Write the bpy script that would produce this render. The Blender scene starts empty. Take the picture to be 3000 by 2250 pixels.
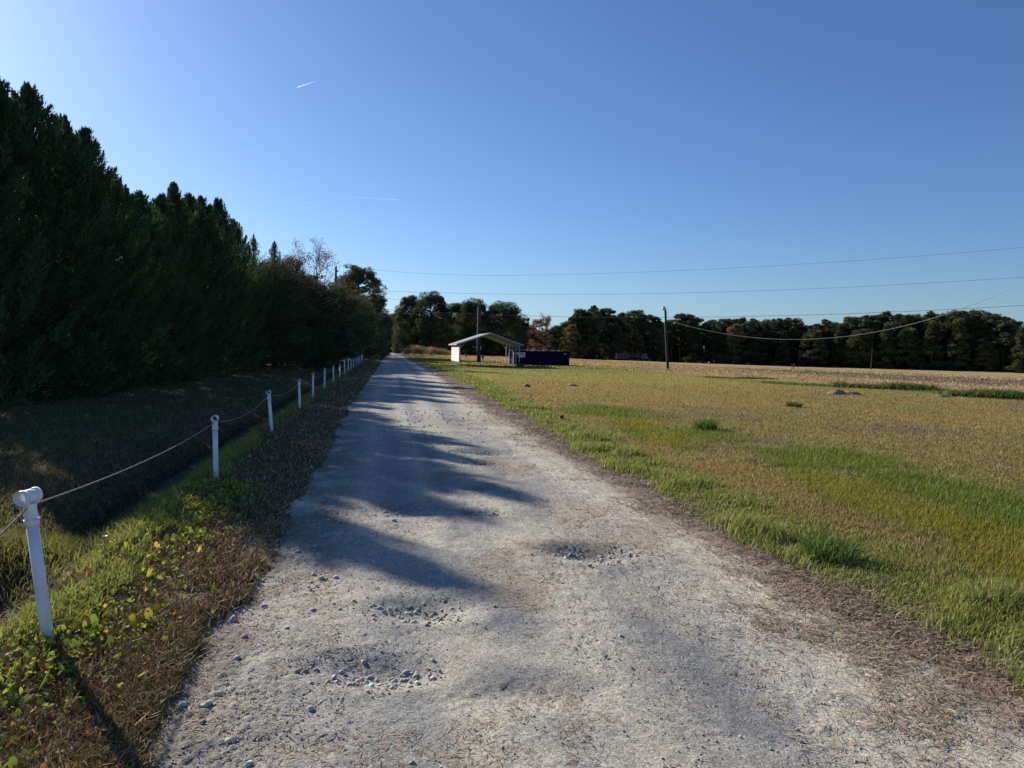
import bpy, math, random
import numpy as np
from mathutils import Vector, Matrix

SC = bpy.context.scene
COL = SC.collection
PI = math.pi
R = math.radians

# ------------------------------------------------------------------ camera
cam_d = bpy.data.cameras.new('camera')
cam = bpy.data.objects.new('camera', cam_d)
COL.objects.link(cam)
cam_d.sensor_width = 36.0
cam_d.lens = 36.0 * 2080.0 / 3000.0
cam_d.clip_start = 0.05
cam_d.clip_end = 80000.0
CAMH = 1.6
cam.matrix_world = (Matrix.Translation((0, 0, CAMH)) @ Matrix.Rotation(R(90 - 2.8), 4, 'X')
                    @ Matrix.Rotation(R(1.1), 4, 'Z'))
SC.camera = cam

# ------------------------------------------------------------------ light
SUN_AZ, SUN_EL = 46.0, 24.0           # degrees left of the view axis (+Y), degrees above the horizon
world = bpy.data.worlds.new('World')
SC.world = world
world.use_nodes = True
wn = world.node_tree
bg = wn.nodes['Background']
sky = wn.nodes.new('ShaderNodeTexSky')
sky.sky_type = 'NISHITA'
sky.sun_disc = False
sky.sun_elevation = R(SUN_EL)
sky.sun_rotation = R(-SUN_AZ)
sky.altitude = 10
sky.air_density = 1.0
sky.dust_density = 0.4
sky.ozone_density = 4.0
tint = wn.nodes.new('ShaderNodeMixRGB'); tint.blend_type = 'MULTIPLY'; tint.inputs[0].default_value = 1
tint.inputs[2].default_value = (0.79, 0.96, 1.20, 1)
wn.links.new(sky.outputs[0], tint.inputs[1]); wn.links.new(tint.outputs[0], bg.inputs[0])
bg.inputs[1].default_value = 0.063

sd = bpy.data.lights.new('sun', 'SUN')
sd.energy = 5.0
sd.angle = R(0.53)
sd.color = (1.0, 0.91, 0.77)
sun = bpy.data.objects.new('sun', sd)
COL.objects.link(sun)
sdir = Vector((-math.sin(R(SUN_AZ)) * math.cos(R(SUN_EL)), math.cos(R(SUN_AZ)) * math.cos(R(SUN_EL)), math.sin(R(SUN_EL))))
sun.rotation_euler = sdir.to_track_quat('Z', 'Y').to_euler()
sun.location = sdir * 50

SC.view_settings.view_transform = 'Standard'
SC.view_settings.look = 'None'
SC.view_settings.exposure = 0.68
SC.view_settings.gamma = 1.0
SC.cycles.use_denoising = True
SC.cycles.max_bounces = 6
SC.cycles.diffuse_bounces = 3
SC.cycles.transparent_max_bounces = 6

# ------------------------------------------------------------------ helpers
def tag(o, label=None, cat=None, group=None, kind=None):
    if label: o['label'] = label
    if cat: o['category'] = cat
    if group: o['group'] = group
    if kind: o['kind'] = kind
    return o

def empty(name, loc, rz=0, label=None, cat=None, group=None):
    o = bpy.data.objects.new(name, None)
    COL.objects.link(o)
    o.location = loc
    o.rotation_euler = (0, 0, rz)
    o.empty_display_size = 0.3
    return tag(o, label, cat, group)

def np_mesh(name, V, faces, sizes=None, col=None, mat=None, parent=None, smooth=False, mi=None):
    """V (n,3); faces flat index array; sizes per-face loop count (int or array)."""
    V = np.asarray(V, dtype=np.float32)
    faces = np.asarray(faces, dtype=np.int32).ravel()
    if sizes is None: sizes = 4
    if np.isscalar(sizes): sizes = np.full(len(faces) // sizes, sizes, dtype=np.int32)
    sizes = np.asarray(sizes, dtype=np.int32)
    me = bpy.data.meshes.new(name)
    me.vertices.add(len(V)); me.vertices.foreach_set('co', V.ravel())
    me.loops.add(len(faces)); me.loops.foreach_set('vertex_index', faces)
    st = np.zeros(len(sizes), dtype=np.int32); st[1:] = np.cumsum(sizes)[:-1]
    me.polygons.add(len(sizes)); me.polygons.foreach_set('loop_start', st)
    if smooth: me.polygons.foreach_set('use_smooth', np.ones(len(sizes), dtype=bool))
    if mat is not None:
        for m in (mat if isinstance(mat, (list, tuple)) else [mat]): me.materials.append(m)
    if mi is not None: me.polygons.foreach_set('material_index', np.asarray(mi, dtype=np.int32))
    me.update(calc_edges=True)
    if col is not None:
        a = me.color_attributes.new('Col', 'FLOAT_COLOR', 'POINT')
        c = np.ones((len(V), 4), dtype=np.float32); c[:, :3] = col[:, :3]
        if col.shape[1] > 3: c[:, 3] = col[:, 3]
        a.data.foreach_set('color', c.ravel())
    o = bpy.data.objects.new(name, me)
    COL.objects.link(o)
    if parent: o.parent = parent
    return o

class MB:
    """collects primitives into one mesh"""
    def __init__(s): s.v = []; s.f = []
    def add(s, vs, fs):
        b = len(s.v); s.v += [tuple(map(float, p)) for p in vs]; s.f += [tuple(b + i for i in f) for f in fs]
        return s
    def box(s, x0, x1, y0, y1, z0, z1):
        vs = [(x0,y0,z0),(x1,y0,z0),(x1,y1,z0),(x0,y1,z0),(x0,y0,z1),(x1,y0,z1),(x1,y1,z1),(x0,y1,z1)]
        return s.add(vs, [(0,3,2,1),(4,5,6,7),(0,1,5,4),(1,2,6,5),(2,3,7,6),(3,0,4,7)])
    def bar(s, a, b, w, d=None, up=(0,0,1)):
        d = d or w
        a = Vector(a); b = Vector(b); t = (b - a).normalized(); u = Vector(up)
        if abs(t.dot(u)) > 0.98: u = Vector((1, 0, 0))
        x = t.cross(u).normalized(); y = x.cross(t)
        vs = [p + x * sx * w / 2 + y * sy * d / 2 for p in (a, b) for sx, sy in ((-1,-1),(1,-1),(1,1),(-1,1))]
        return s.add(vs, [(0,1,2,3),(7,6,5,4),(0,4,5,1),(1,5,6,2),(2,6,7,3),(3,7,4,0)])
    def tube(s, pts, rad, n=8, cap=True):
        pts = [Vector(p) for p in pts]; m = len(pts)
        if not hasattr(rad, '__len__'): rad = [rad] * m
        vs = []; prev = None
        for i, p in enumerate(pts):
            t = (pts[min(i+1, m-1)] - pts[max(i-1, 0)]).normalized()
            u = prev if prev is not None else (Vector((0,0,1)) if abs(t.z) < 0.9 else Vector((1,0,0)))
            x = (u - t * u.dot(t)).normalized(); y = t.cross(x); prev = x
            for k in range(n):
                a = 2 * PI * k / n
                vs.append(p + (x * math.cos(a) + y * math.sin(a)) * rad[i])
        fs = [(i*n+k, i*n+(k+1) % n, (i+1)*n+(k+1) % n, (i+1)*n+k) for i in range(m-1) for k in range(n)]
        if cap: fs += [tuple(range(n-1, -1, -1)), tuple(range((m-1)*n, m*n))]
        return s.add(vs, fs)
    def build(s, name, mat, parent=None, smooth=False, bevel=0):
        me = bpy.data.meshes.new(name); me.from_pydata(s.v, [], s.f); me.update()
        if mat: me.materials.append(mat)
        if smooth: me.polygons.foreach_set('use_smooth', [True] * len(me.polygons))
        o = bpy.data.objects.new(name, me); COL.objects.link(o)
        if parent: o.parent = parent
        if bevel:
            b = o.modifiers.new('bevel', 'BEVEL'); b.width = bevel; b.segments = 2; b.limit_method = 'ANGLE'
        return o

def hsh(ix, iy, seed):
    n = (ix.astype(np.int64) * 374761393 + iy.astype(np.int64) * 668265263 + seed * 974634777) & 0x7fffffff
    n = ((n ^ (n >> 13)) * 1274126177) & 0x7fffffff
    return ((n ^ (n >> 16)) & 0xffff) / 65535.0
def vnoise(x, y, seed=0):
    ix = np.floor(x); iy = np.floor(y); fx = x - ix; fy = y - iy
    fx = fx*fx*(3-2*fx); fy = fy*fy*(3-2*fy)
    a = hsh(ix, iy, seed); b = hsh(ix+1, iy, seed); c = hsh(ix, iy+1, seed); d = hsh(ix+1, iy+1, seed)
    return (a*(1-fx)+b*fx)*(1-fy)+(c*(1-fx)+d*fx)*fy
def fbm(x, y, seed=0, oc=4, gain=0.5):
    s = 0; a = 1; t = 0
    for i in range(oc):
        s = s + a * vnoise(x * 2**i + 13.7*i, y * 2**i - 7.1*i, seed + i); t += a; a *= gain
    return s / t
def ss(a, b, x):
    t = np.clip((x - a) / (b - a), 0, 1); return t*t*(3-2*t)

# ------------------------------------------------------------------ materials
def mat(name, col=(0.5,0.5,0.5), rough=0.7, metal=0.0, spec=0.3, noise=0.0, nscale=5.0, bump=0.0, bscale=20.0, stretch=None, col2=None):
    m = bpy.data.materials.new(name); m.use_nodes = True
    nt = m.node_tree; b = nt.nodes['Principled BSDF']
    b.inputs['Roughness'].default_value = rough
    b.inputs['Metallic'].default_value = metal
    b.inputs['Specular IOR Level'].default_value = spec
    tc = nt.nodes.new('ShaderNodeTexCoord'); mp = nt.nodes.new('ShaderNodeMapping')
    nt.links.new(tc.outputs['Object'], mp.inputs[0])
    if stretch: mp.inputs['Scale'].default_value = stretch
    n = nt.nodes.new('ShaderNodeTexNoise'); n.inputs['Scale'].default_value = nscale; n.inputs['Detail'].default_value = 6
    nt.links.new(mp.outputs[0], n.inputs[0])
    cr = nt.nodes.new('ShaderNodeValToRGB')
    c2 = col2 if col2 else tuple(c * (1 - noise) for c in col)
    cr.color_ramp.elements[0].color = (*c2, 1); cr.color_ramp.elements[1].color = (*[min(1, c * (1 + noise*0.5)) for c in col], 1)
    cr.color_ramp.elements[0].position = 0.35; cr.color_ramp.elements[1].position = 0.65
    nt.links.new(n.outputs[0], cr.inputs[0]); nt.links.new(cr.outputs[0], b.inputs['Base Color'])
    if bump:
        n2 = nt.nodes.new('ShaderNodeTexNoise'); n2.inputs['Scale'].default_value = bscale; n2.inputs['Detail'].default_value = 5
        nt.links.new(mp.outputs[0], n2.inputs[0])
        bp = nt.nodes.new('ShaderNodeBump'); bp.inputs['Strength'].default_value = bump; bp.inputs['Distance'].default_value = 0.02
        nt.links.new(n2.outputs[0], bp.inputs['Height']); nt.links.new(bp.outputs[0], b.inputs['Normal'])
    return m

def leaf_mat(name, trans=0.35, rough=0.6, spec=0.02, vary=0.0, tint=(1,1,1)):
    m = bpy.data.materials.new(name); m.use_nodes = True
    nt = m.node_tree; N = nt.nodes; L = nt.links
    for x in list(N): N.remove(x)
    out = N.new('ShaderNodeOutputMaterial'); at = N.new('ShaderNodeAttribute'); at.attribute_name = 'Col'
    src = at.outputs['Color']
    hs = N.new('ShaderNodeHueSaturation'); L.new(src, hs.inputs['Color'])
    if vary:
        oi = N.new('ShaderNodeObjectInfo')
        mr = N.new('ShaderNodeMapRange'); mr.inputs['To Min'].default_value = 1 - vary; mr.inputs['To Max'].default_value = 1 + vary
        L.new(oi.outputs['Random'], mr.inputs['Value']); L.new(mr.outputs[0], hs.inputs['Value'])
    mx = N.new('ShaderNodeMixRGB'); mx.blend_type = 'MULTIPLY'; mx.inputs[0].default_value = 1; mx.inputs[2].default_value = (*tint, 1)
    L.new(hs.outputs[0], mx.inputs[1]); src = mx.outputs[0]
    d = N.new('ShaderNodeBsdfDiffuse'); t = N.new('ShaderNodeBsdfTranslucent'); g = N.new('ShaderNodeBsdfGlossy')
    g.inputs['Roughness'].default_value = rough
    L.new(src, d.inputs[0]); L.new(src, t.inputs[0]); 
    m1 = N.new('ShaderNodeMixShader'); m1.inputs[0].default_value = trans
    L.new(d.outputs[0], m1.inputs[1]); L.new(t.outputs[0], m1.inputs[2])
    m2 = N.new('ShaderNodeMixShader'); m2.inputs[0].default_value = spec
    L.new(m1.outputs[0], m2.inputs[1]); L.new(g.outputs[0], m2.inputs[2])
    L.new(m2.outputs[0], out.inputs[0])
    return m

def ground_mat(name, fine=35.0, amp=0.35, bumps=((6,0.05),(40,0.02)), rough=0.95, speck=None):
    """vertex colour 'Col' times procedural variation, plus bump"""
    m = bpy.data.materials.new(name); m.use_nodes = True
    nt = m.node_tree; N = nt.nodes; L = nt.links; b = N['Principled BSDF']
    b.inputs['Roughness'].default_value = rough; b.inputs['Specular IOR Level'].default_value = 0.15
    at = N.new('ShaderNodeAttribute'); at.attribute_name = 'Col'
    geo = N.new('ShaderNodeNewGeometry')
    cur = at.outputs['Color']
    for k, (sc, am) in enumerate(((fine, amp), (fine*0.22, amp*0.8), (fine*4.2, amp*0.8), (fine*0.04, amp*0.6))):
        n = N.new('ShaderNodeTexNoise'); n.inputs['Scale'].default_value = sc; n.inputs['Detail'].default_value = 4; n.inputs['Roughness'].default_value = 0.65
        L.new(geo.outputs['Position'], n.inputs[0])
        mr = N.new('ShaderNodeMapRange'); mr.inputs['From Min'].default_value = 0.3; mr.inputs['From Max'].default_value = 0.7
        mr.inputs['To Min'].default_value = 1 - am; mr.inputs['To Max'].default_value = 1 + am
        L.new(n.outputs[0], mr.inputs['Value'])
        mx = N.new('ShaderNodeMixRGB'); mx.blend_type = 'MULTIPLY'; mx.inputs[0].default_value = 1
        L.new(cur, mx.inputs[1]); L.new(mr.outputs[0], mx.inputs[2]); cur = mx.outputs[0]
    if speck:
        v = N.new('ShaderNodeTexVoronoi'); v.inputs['Scale'].default_value = speck
        L.new(geo.outputs['Position'], v.inputs[0])
        mr = N.new('ShaderNodeMapRange'); mr.inputs['From Min'].default_value = 0.0; mr.inputs['From Max'].default_value = 1.0
        mr.inputs['To Min'].default_value = 0.62; mr.inputs['To Max'].default_value = 1.32  # per-cell tint: stone tone plus the small stone shadows, put into the colour
        sp = N.new('ShaderNodeSeparateColor'); L.new(v.outputs['Color'], sp.inputs[0]); L.new(sp.outputs[0], mr.inputs['Value'])
        mx = N.new('ShaderNodeMixRGB'); mx.blend_type = 'MULTIPLY'; mx.inputs[0].default_value = 1
        L.new(cur, mx.inputs[1]); L.new(mr.outputs[0], mx.inputs[2]); cur = mx.outputs[0]
    L.new(cur, b.inputs['Base Color'])
    prev = None
    for sc, dist in bumps:
        n = N.new('ShaderNodeTexNoise'); n.inputs['Scale'].default_value = sc; n.inputs['Detail'].default_value = 5; n.inputs['Roughness'].default_value = 0.7
        L.new(geo.outputs['Position'], n.inputs[0])
        bp = N.new('ShaderNodeBump'); bp.inputs['Strength'].default_value = 1.0; bp.inputs['Distance'].default_value = dist
        L.new(n.outputs[0], bp.inputs['Height'])
        if prev: L.new(prev, bp.inputs['Normal'])
        prev = bp.outputs[0]
    if prev: L.new(prev, b.inputs['Normal'])
    return m

M = dict(
    pvc=mat('white_plastic', (0.78,0.79,0.80), 0.4, noise=0.16, nscale=14, spec=0.4, stretch=(1,1,0.35)),
    rope=mat('rope_fibre', (0.33,0.29,0.23), 0.9, noise=0.3, nscale=60, bump=0.6, bscale=150),
    bark=mat('bark', (0.085,0.068,0.055), 0.95, noise=0.4, nscale=8, bump=1.0, bscale=18, stretch=(3,3,0.6)),
    palebark=mat('pale_bark', (0.20,0.18,0.16), 0.95, noise=0.35, nscale=9, bump=0.6, bscale=18),
    pole=mat('weathered_timber', (0.050,0.041,0.032), 0.9, noise=0.35, nscale=6, bump=0.5, bscale=30, stretch=(4,4,0.4)),
    metal=mat('galvanised_steel', (0.42,0.43,0.44), 0.45, metal=0.6, noise=0.1),
    dark=mat('dark_metal', (0.03,0.03,0.035), 0.6, noise=0.2),
    cable=mat('cable_sheath', (0.10,0.10,0.105), 0.5, noise=0.1),
    cablelight=mat('aluminium_cable', (0.62,0.58,0.48), 0.4, noise=0.1, spec=0.6),
    roof=mat('painted_roof_sheet', (0.40,0.38,0.41), 0.55, noise=0.08, nscale=2),
    panel=mat('white_sheet_panel', (0.80,0.80,0.79), 0.5, noise=0.05, nscale=3),
    post=mat('painted_steel_leg', (0.55,0.54,0.50), 0.5, noise=0.15),
    blue=mat('blue_painted_steel', (0.004,0.006,0.045), 0.9, noise=0.3, nscale=2.5, spec=0.0),
    sign=mat('sign_white', (0.62,0.62,0.66), 0.5, noise=0.05),
    ink=mat('sign_ink', (0.012,0.014,0.03), 0.5),
    whitewood=mat('pale_timber', (0.5,0.46,0.40), 0.8, noise=0.25, nscale=7),
    wood=mat('scrap_timber', (0.26,0.20,0.14), 0.85, noise=0.35, nscale=7),
    concrete=mat('concrete', (0.60,0.57,0.50), 0.9, noise=0.15, nscale=3, bump=0.3),
    soil=mat('soil', (0.23,0.18,0.115), 1.0, noise=0.45, nscale=6, bump=1.0, bscale=12),
    rust=mat('faded_red_steel', (0.16,0.07,0.06), 0.7, noise=0.25, nscale=2),
    paint=mat('pale_paint', (0.16,0.17,0.18), 0.5, noise=0.1),
    glass=mat('dark_glass', (0.02,0.025,0.03), 0.1, spec=0.6),
    rubber=mat('rubber', (0.02,0.02,0.02), 0.8, noise=0.2),
    grey=mat('grey_enamel', (0.40,0.42,0.43), 0.5, noise=0.1),
)
M['leaf'] = leaf_mat('evergreen_foliage', 0.28, vary=0.2, tint=(1.3,1.3,1.3))
M['pineleaf'] = leaf_mat('pine_needles', 0.25, vary=0.22, spec=0.015)
M['dryleaf'] = leaf_mat('autumn_leaves', 0.35, vary=0.1)
M['grass'] = leaf_mat('grass_blades', 0.45, spec=0.015, rough=0.5)
M['straw'] = leaf_mat('dead_straw', 0.2, spec=0.03, rough=0.5)
M['stone'] = ground_mat('gravel_stone', 60, 0.25, ((80,0.004),))

# ------------------------------------------------------------------ ground plan (metres, camera at 0,0)
Yk  = [-40, -6, 2.6, 3.8, 5.35, 7.85, 12.0, 18.6, 25.6, 36.7, 54.1, 79, 100, 185, 260]
XRk = [3.5, 2.55, 2.07, 1.93, 1.66, 1.12, 0.34, -0.88, -2.09, -3.9, -6.9, -11.4, -15.2, -30.2, -43]
YLk = [-40, -6, 2.6, 3.3, 4.8, 6.1, 8.5, 11.6, 17.9, 24.6, 35.2, 51.9, 75.8, 98.8, 185, 260]
XLk = [-0.4, -1.0, -1.20, -1.28, -1.52, -1.82, -2.3, -2.85, -4.04, -5.2, -6.95, -9.75, -13.9, -18.2, -33.4, -47]
YF  = [-40, 3.6, 8.19, 12.79, 17.51, 21.34, 25.7, 30.4, 35.1, 39.6, 43.6, 47.6, 52.0, 56.5, 60.8, 65.2, 69.6, 73.6, 77.2, 100, 185]
XF  = [0, -2.37, -3.42, -4.33, -5.24, -5.99, -6.80, -7.66, -8.53, -9.35, -10.08, -10.82, -11.64, -12.46, -13.22, -14.03, -14.82, -15.62, -16.3, -20.6, -36.5]
XG1k = ([-40, 2.0, 3.44,4.58,5.97,8.52,12.61,19.93,33.61,50.65,64.8,100], [2.9, 2.75, 2.62,2.49,2.30,1.80,1.14,-0.05,-2.1,-5.3,-7.9,-14.4])
XG2k = ([-40, 2.0, 4.44,6.0,8.5,12.6,20,33.6,50.6,72.8,100], [3.5,3.35,3.2,2.95,2.45,1.75,0.65,-1.2,-4.2,-7.4,-12.6])
xR = lambda y: np.interp(y, Yk, XRk) + 0.10
xL = lambda y: np.interp(y, YLk, XLk) - 0.13*(1-ss(4.5, 9, np.asarray(y, float)))
xF = lambda y: np.interp(y, YF, XF)
xG1 = lambda y: np.interp(y, *XG1k) - 0.12
xG2 = lambda y: np.interp(y, *XG2k)
xC = lambda y: 0.5 * (xR(y) + xL(y))
POT = [(-0.95,6.9,0.5,0.3,0.035),(0.62,5.5,0.33,0.22,0.07),(-0.50,4.25,0.30,0.2,0.055),(-0.62,3.42,0.33,0.17,0.045),(-0.45,10.8,0.55,0.28,0.07),
       (-0.38,9.7,0.4,0.2,0.04),(-0.33,7.9,0.25,0.17,0.045),(-0.28,6.7,0.22,0.13,0.03),(-1.1,15.5,0.4,0.3,0.03),(0.05,3.2,0.4,0.2,0.02)]

def base_z(x, y):
    z = -2.0 * ss(20, 110, 0.6*x + 0.35*(y-60))
    d = xF(y) - x                                        # metres left of the rope fence
    depth = 0.45 * (1 - ss(48, 56, y)) + 0.10
    dz = -depth * ss(0.1, 1.1, d) + (depth - 0.20) * ss(1.3, 2.4, d)
    # small bank of soil and weeds across the ditch, beside the nearest post
    dz = dz + 0.30 * np.exp(-(((x + 4.35)/0.75)**2 + ((y - 6.0)/0.9)**2)) 
    z = z + dz
    z = z + 0.03 * (fbm(x*0.35, y*0.35, 3, 3) - 0.5) * (1 + np.clip(y/30, 0, 6))
    return z
def pot_z(x, y):
    z = 0
    for px, py, rx, ry, dp in POT:
        q = ((x-px)/rx)**2 + ((y-py)/ry)**2
        z = z - dp * np.exp(-q*1.3) + 0.25*dp*np.exp(-((np.sqrt(q)-1.5)**2)*4)
    return z
def road_z(x, y):
    u = (x - xL(y)) / (xR(y) - xL(y))
    z = base_z(x, y) + 0.03 * np.clip(1 - (2*u-1)**2, 0, 1)
    z = z - 0.022*np.exp(-((u-0.27)/0.09)**2) - 0.022*np.exp(-((u-0.72)/0.09)**2)
    return z + pot_z(x, y)
def ground_z(x, y):
    e = np.minimum(x - xL(y), xR(y) - x) + 0.30*(fbm(x*3.0, y*1.6, 21, 4) - 0.5)
    inside = ss(-0.16, 0.16, e)
    z = base_z(x, y) + 0.035 * (fbm(x*2.2, y*2.2, 5, 4) - 0.45)
    z = z + 0.03 * (1 - inside)
    return z - inside * 0.16
def gz1(x, y): return float(ground_z(np.array([float(x)]), np.array([float(y)]))[0])

def graded(a, b, h0, h1, c=0.0, growth=0.035):
    """coordinates from a to b, spacing h0 near c growing to h1"""
    out = [c]; x = c
    while x < b: x += min(h1, h0 + growth*abs(x-c)); out.append(x)
    x = c; left = []
    while x > a: x -= min(h1, h0 + growth*abs(x-c)); left.append(x)
    return np.array(left[::-1] + out)

def grid_faces(nr, nc):
    i = np.arange(nr-1)[:, None]*nc + np.arange(nc-1)[None, :]
    return np.stack([i, i+1, i+nc+1, i+nc], -1).reshape(-1, 4)

def mixc(a, b, t): return a*(1-t[..., None]) + np.array(b)*t[..., None]

# blobs of lush grass in the field: (x, y, rx, ry, angle, yellowness)
LUSH = [(2.6,18.3,1.1,2.0,0.15),(3.4,13.6,1.1,1.5,0.1),(4.7,10.6,1.0,1.2,-0.15),(4.9,8.4,0.85,1.3,0.0),(5.5,7.2,0.9,1.0,0.0),
        (4.6,6.6,0.55,0.9,0.0),(6.6,6.2,0.8,0.8,0)]
def lush_mask(x, y):
    m = 0
    wob = (fbm(x*1.3, y*1.3, 41, 3)-0.5)*1.3
    for cx, cy, rx, ry, a in LUSH:
        dx = (x-cx)*math.cos(a) + (y-cy)*math.sin(a); dy = -(x-cx)*math.sin(a) + (y-cy)*math.cos(a)
        m = np.maximum(m, 1 - ss(0.6, 1.35, np.sqrt((dx/rx)**2+(dy/ry)**2) + wob))
    return m
def yellow_mask(x, y):
    m = 0
    wob = (fbm(x*1.3, y*1.3, 43, 3)-0.5)*0.9
    for cx, cy, rx, ry in [(2.55,15.0,0.5,1.2),(2.9,12.6,0.5,1.2),(3.9,8.2,0.5,1.3),(4.1,6.3,0.5,1.0),(3.9,5.2,0.5,0.7)]:
        m = np.maximum(m, 1 - ss(0.6, 1.4, np.sqrt(((x-cx)/rx)**2+((y-cy)/ry)**2) + wob))
    return m
def strip_mask(x, y):
    w = (fbm(x*0.9+5, y*0.7, 47, 3)-0.5)*0.5
    a = xG1(y) + w*1.1 + 0.25*(fbm(x*3.5,y*3.5,48,2)-0.5); b = xG2(y) + w
    return ss(-0.28, 0.25, x-a) * (1-ss(-0.3, 0.25, x-b)) * (1-ss(64, 67, y))
def far_coord(x, y):
    # position across the farther field, measured along its rows
    return x*0.913 + (y-40)*0.408
def field_colors(x, y):
    n1 = fbm(x*0.35, y*0.22, 51, 4); n2 = fbm(x*1.4, y*0.9, 52, 4); n3 = fbm(x*0.12, y*0.06, 53, 3)
    c = np.zeros(x.shape+(3,)) + np.array([0.215, 0.178, 0.062])
    c = mixc(c, [0.30,0.195,0.065], ss(0.45,0.7,n1)*0.8)            # orange brown
    c = mixc(c, [0.19,0.18,0.05], ss(0.45,0.70,n2)*0.75)           # olive
    # bands of greener turf farther off
    g = ss(30,45,y)*(1-ss(72,95,y))*ss(0.35,0.6, fbm(x*0.08, y*0.16, 61, 3))*(1-ss(24,38,x))
    c = mixc(c, [0.17,0.19,0.045], g*0.9)
    g2 = ss(20,26,y)*(1-ss(34,42,y))*(1-ss(8,18,x))
    c = mixc(c, [0.27,0.20,0.05], g2*0.6)
    g3 = ss(33,38,y)*(1-ss(46,56,y))*(1-ss(16,24,x))
    c = mixc(c, [0.27,0.24,0.05], g3*0.8)
    lawn = ss(58,64,y)*(1-ss(150,165,y))*(1-ss(14,26,x))
    c = mixc(c, [0.19,0.19,0.06], lawn*0.8)
    # dirt and stubble bands of the crop field
    f = far_coord(x, y) + (fbm(x*0.1, y*0.05, 71, 3)-0.5)*4
    sl_ = (y-40)*0.913 - x*0.408; row = fbm(f*1.6, sl_*0.10, 75, 4)
    tan = ss(15.5,18.0,f); c = mixc(c, [0.33,0.225,0.115], tan*(0.6+0.4*n2))
    red = ss(17,19,f)*(1-ss(20,24,f)); c = mixc(c, [0.25,0.145,0.075], red*ss(0.4,0.65,n2)*0.8)
    dark = ss(24.5,27,f)*(1-ss(37,40,f))*ss(17,30,x); c = mixc(c, [0.125,0.092,0.066], dark*(0.95-0.6*ss(0.5,0.65,row))); c = c*(1+(ss(15,18,f)*0.55*(row-0.5)))[...,None]
    pale = ss(38,42,f)*ss(25,40,x); c = mixc(c, [0.31,0.245,0.105], pale*0.85)
    weed = np.exp(-((f-14.2)/1.3)**2)*ss(11,15,x)*ss(0.3,0.5,fbm(x*0.25,y*0.25,73,3)); c = mixc(c, [0.075,0.12,0.030], weed*0.9)
    c = mixc(c, [0.10,0.135,0.018], lush_mask(x,y)*0.9)
    c = mixc(c, [0.19,0.185,0.025], yellow_mask(x,y)*0.75)
    c = mixc(c, [0.165,0.135,0.085], ss(0.66,0.74,fbm(x*0.55,y*0.4,56,3))*0.8*(1-ss(20,35,y)))
    return c
def ground_colors(x, y):
    c = field_colors(x, y)
    n = fbm(x*2.0, y*2.0, 81, 4); n2 = fbm(x*6, y*6, 83, 3)
    s = strip_mask(x, y); c = mixc(c, [0.085,0.095,0.030], s*0.8)
    # strip of dead straw between road and grass
    v = (1-ss(-0.15,0.2, x-xG1(y)-(n-0.5)*0.5))
    c = mixc(c, [0.16,0.125,0.095], v); c = mixc(c, [0.31,0.26,0.21], v*ss(0.45,0.7,n2)*0.7)
    # left verge
    l = 1-ss(0,0.4, x-xL(y)-(n-0.5)*0.5)
    c = mixc(c, [0.095,0.062,0.035], l); c = mixc(c, [0.16,0.10,0.045], l*ss(0.4,0.65,n)*0.8); c = mixc(c, [0.20,0.185,0.17], l*ss(0.5,0.7,n2)*0.5*(1-ss(0.5,1.1, xL(y)-x)))
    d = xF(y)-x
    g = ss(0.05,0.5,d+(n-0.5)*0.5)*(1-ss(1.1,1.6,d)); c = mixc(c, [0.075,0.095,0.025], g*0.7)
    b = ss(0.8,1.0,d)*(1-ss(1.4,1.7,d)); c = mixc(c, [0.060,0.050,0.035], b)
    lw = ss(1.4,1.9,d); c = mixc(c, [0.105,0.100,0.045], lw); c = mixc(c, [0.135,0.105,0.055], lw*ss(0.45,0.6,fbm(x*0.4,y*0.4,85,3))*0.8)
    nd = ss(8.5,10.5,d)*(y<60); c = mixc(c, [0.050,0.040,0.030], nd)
    # gravel spur towards the carport
    e = np.abs(y - (72.3 - 0.10*(x+8))) ; sp = (1-ss(0.8,1.5,e))*ss(-13,-11,x)*(1-ss(-6.5,-4.5,x)); c = mixc(c, [0.22,0.20,0.18], sp*0.85)
    cross = np.exp(-((y-188-0.1*x)/4.5)**2)*(x<-8); c = mixc(c, [0.10,0.10,0.10], cross)
    return c

ys = np.concatenate([graded(-12, 420, 0.045, 4.0, c=3.0, growth=0.016), [440, 480, 560, 700, 900, 1300, 2000, 3500, 6000]])
ys = np.concatenate([[-400, -150, -60, -30, -18], ys])
us = np.concatenate([[-6000, -3000, -1200, -600, -300, -200], graded(-150, 260, 0.055, 4.0, c=-0.2, growth=0.03), [300, 400, 600, 1200, 3000, 6000]])
YY, UU = np.meshgrid(ys, us, indexing='ij')
XX = UU + xC(YY)
ZZ = ground_z(XX, YY)
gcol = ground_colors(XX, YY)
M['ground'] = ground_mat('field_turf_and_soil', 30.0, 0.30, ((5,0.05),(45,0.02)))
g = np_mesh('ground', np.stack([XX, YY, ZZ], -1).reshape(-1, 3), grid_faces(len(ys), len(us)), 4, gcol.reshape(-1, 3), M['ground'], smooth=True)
tag(g, kind='structure')

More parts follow.
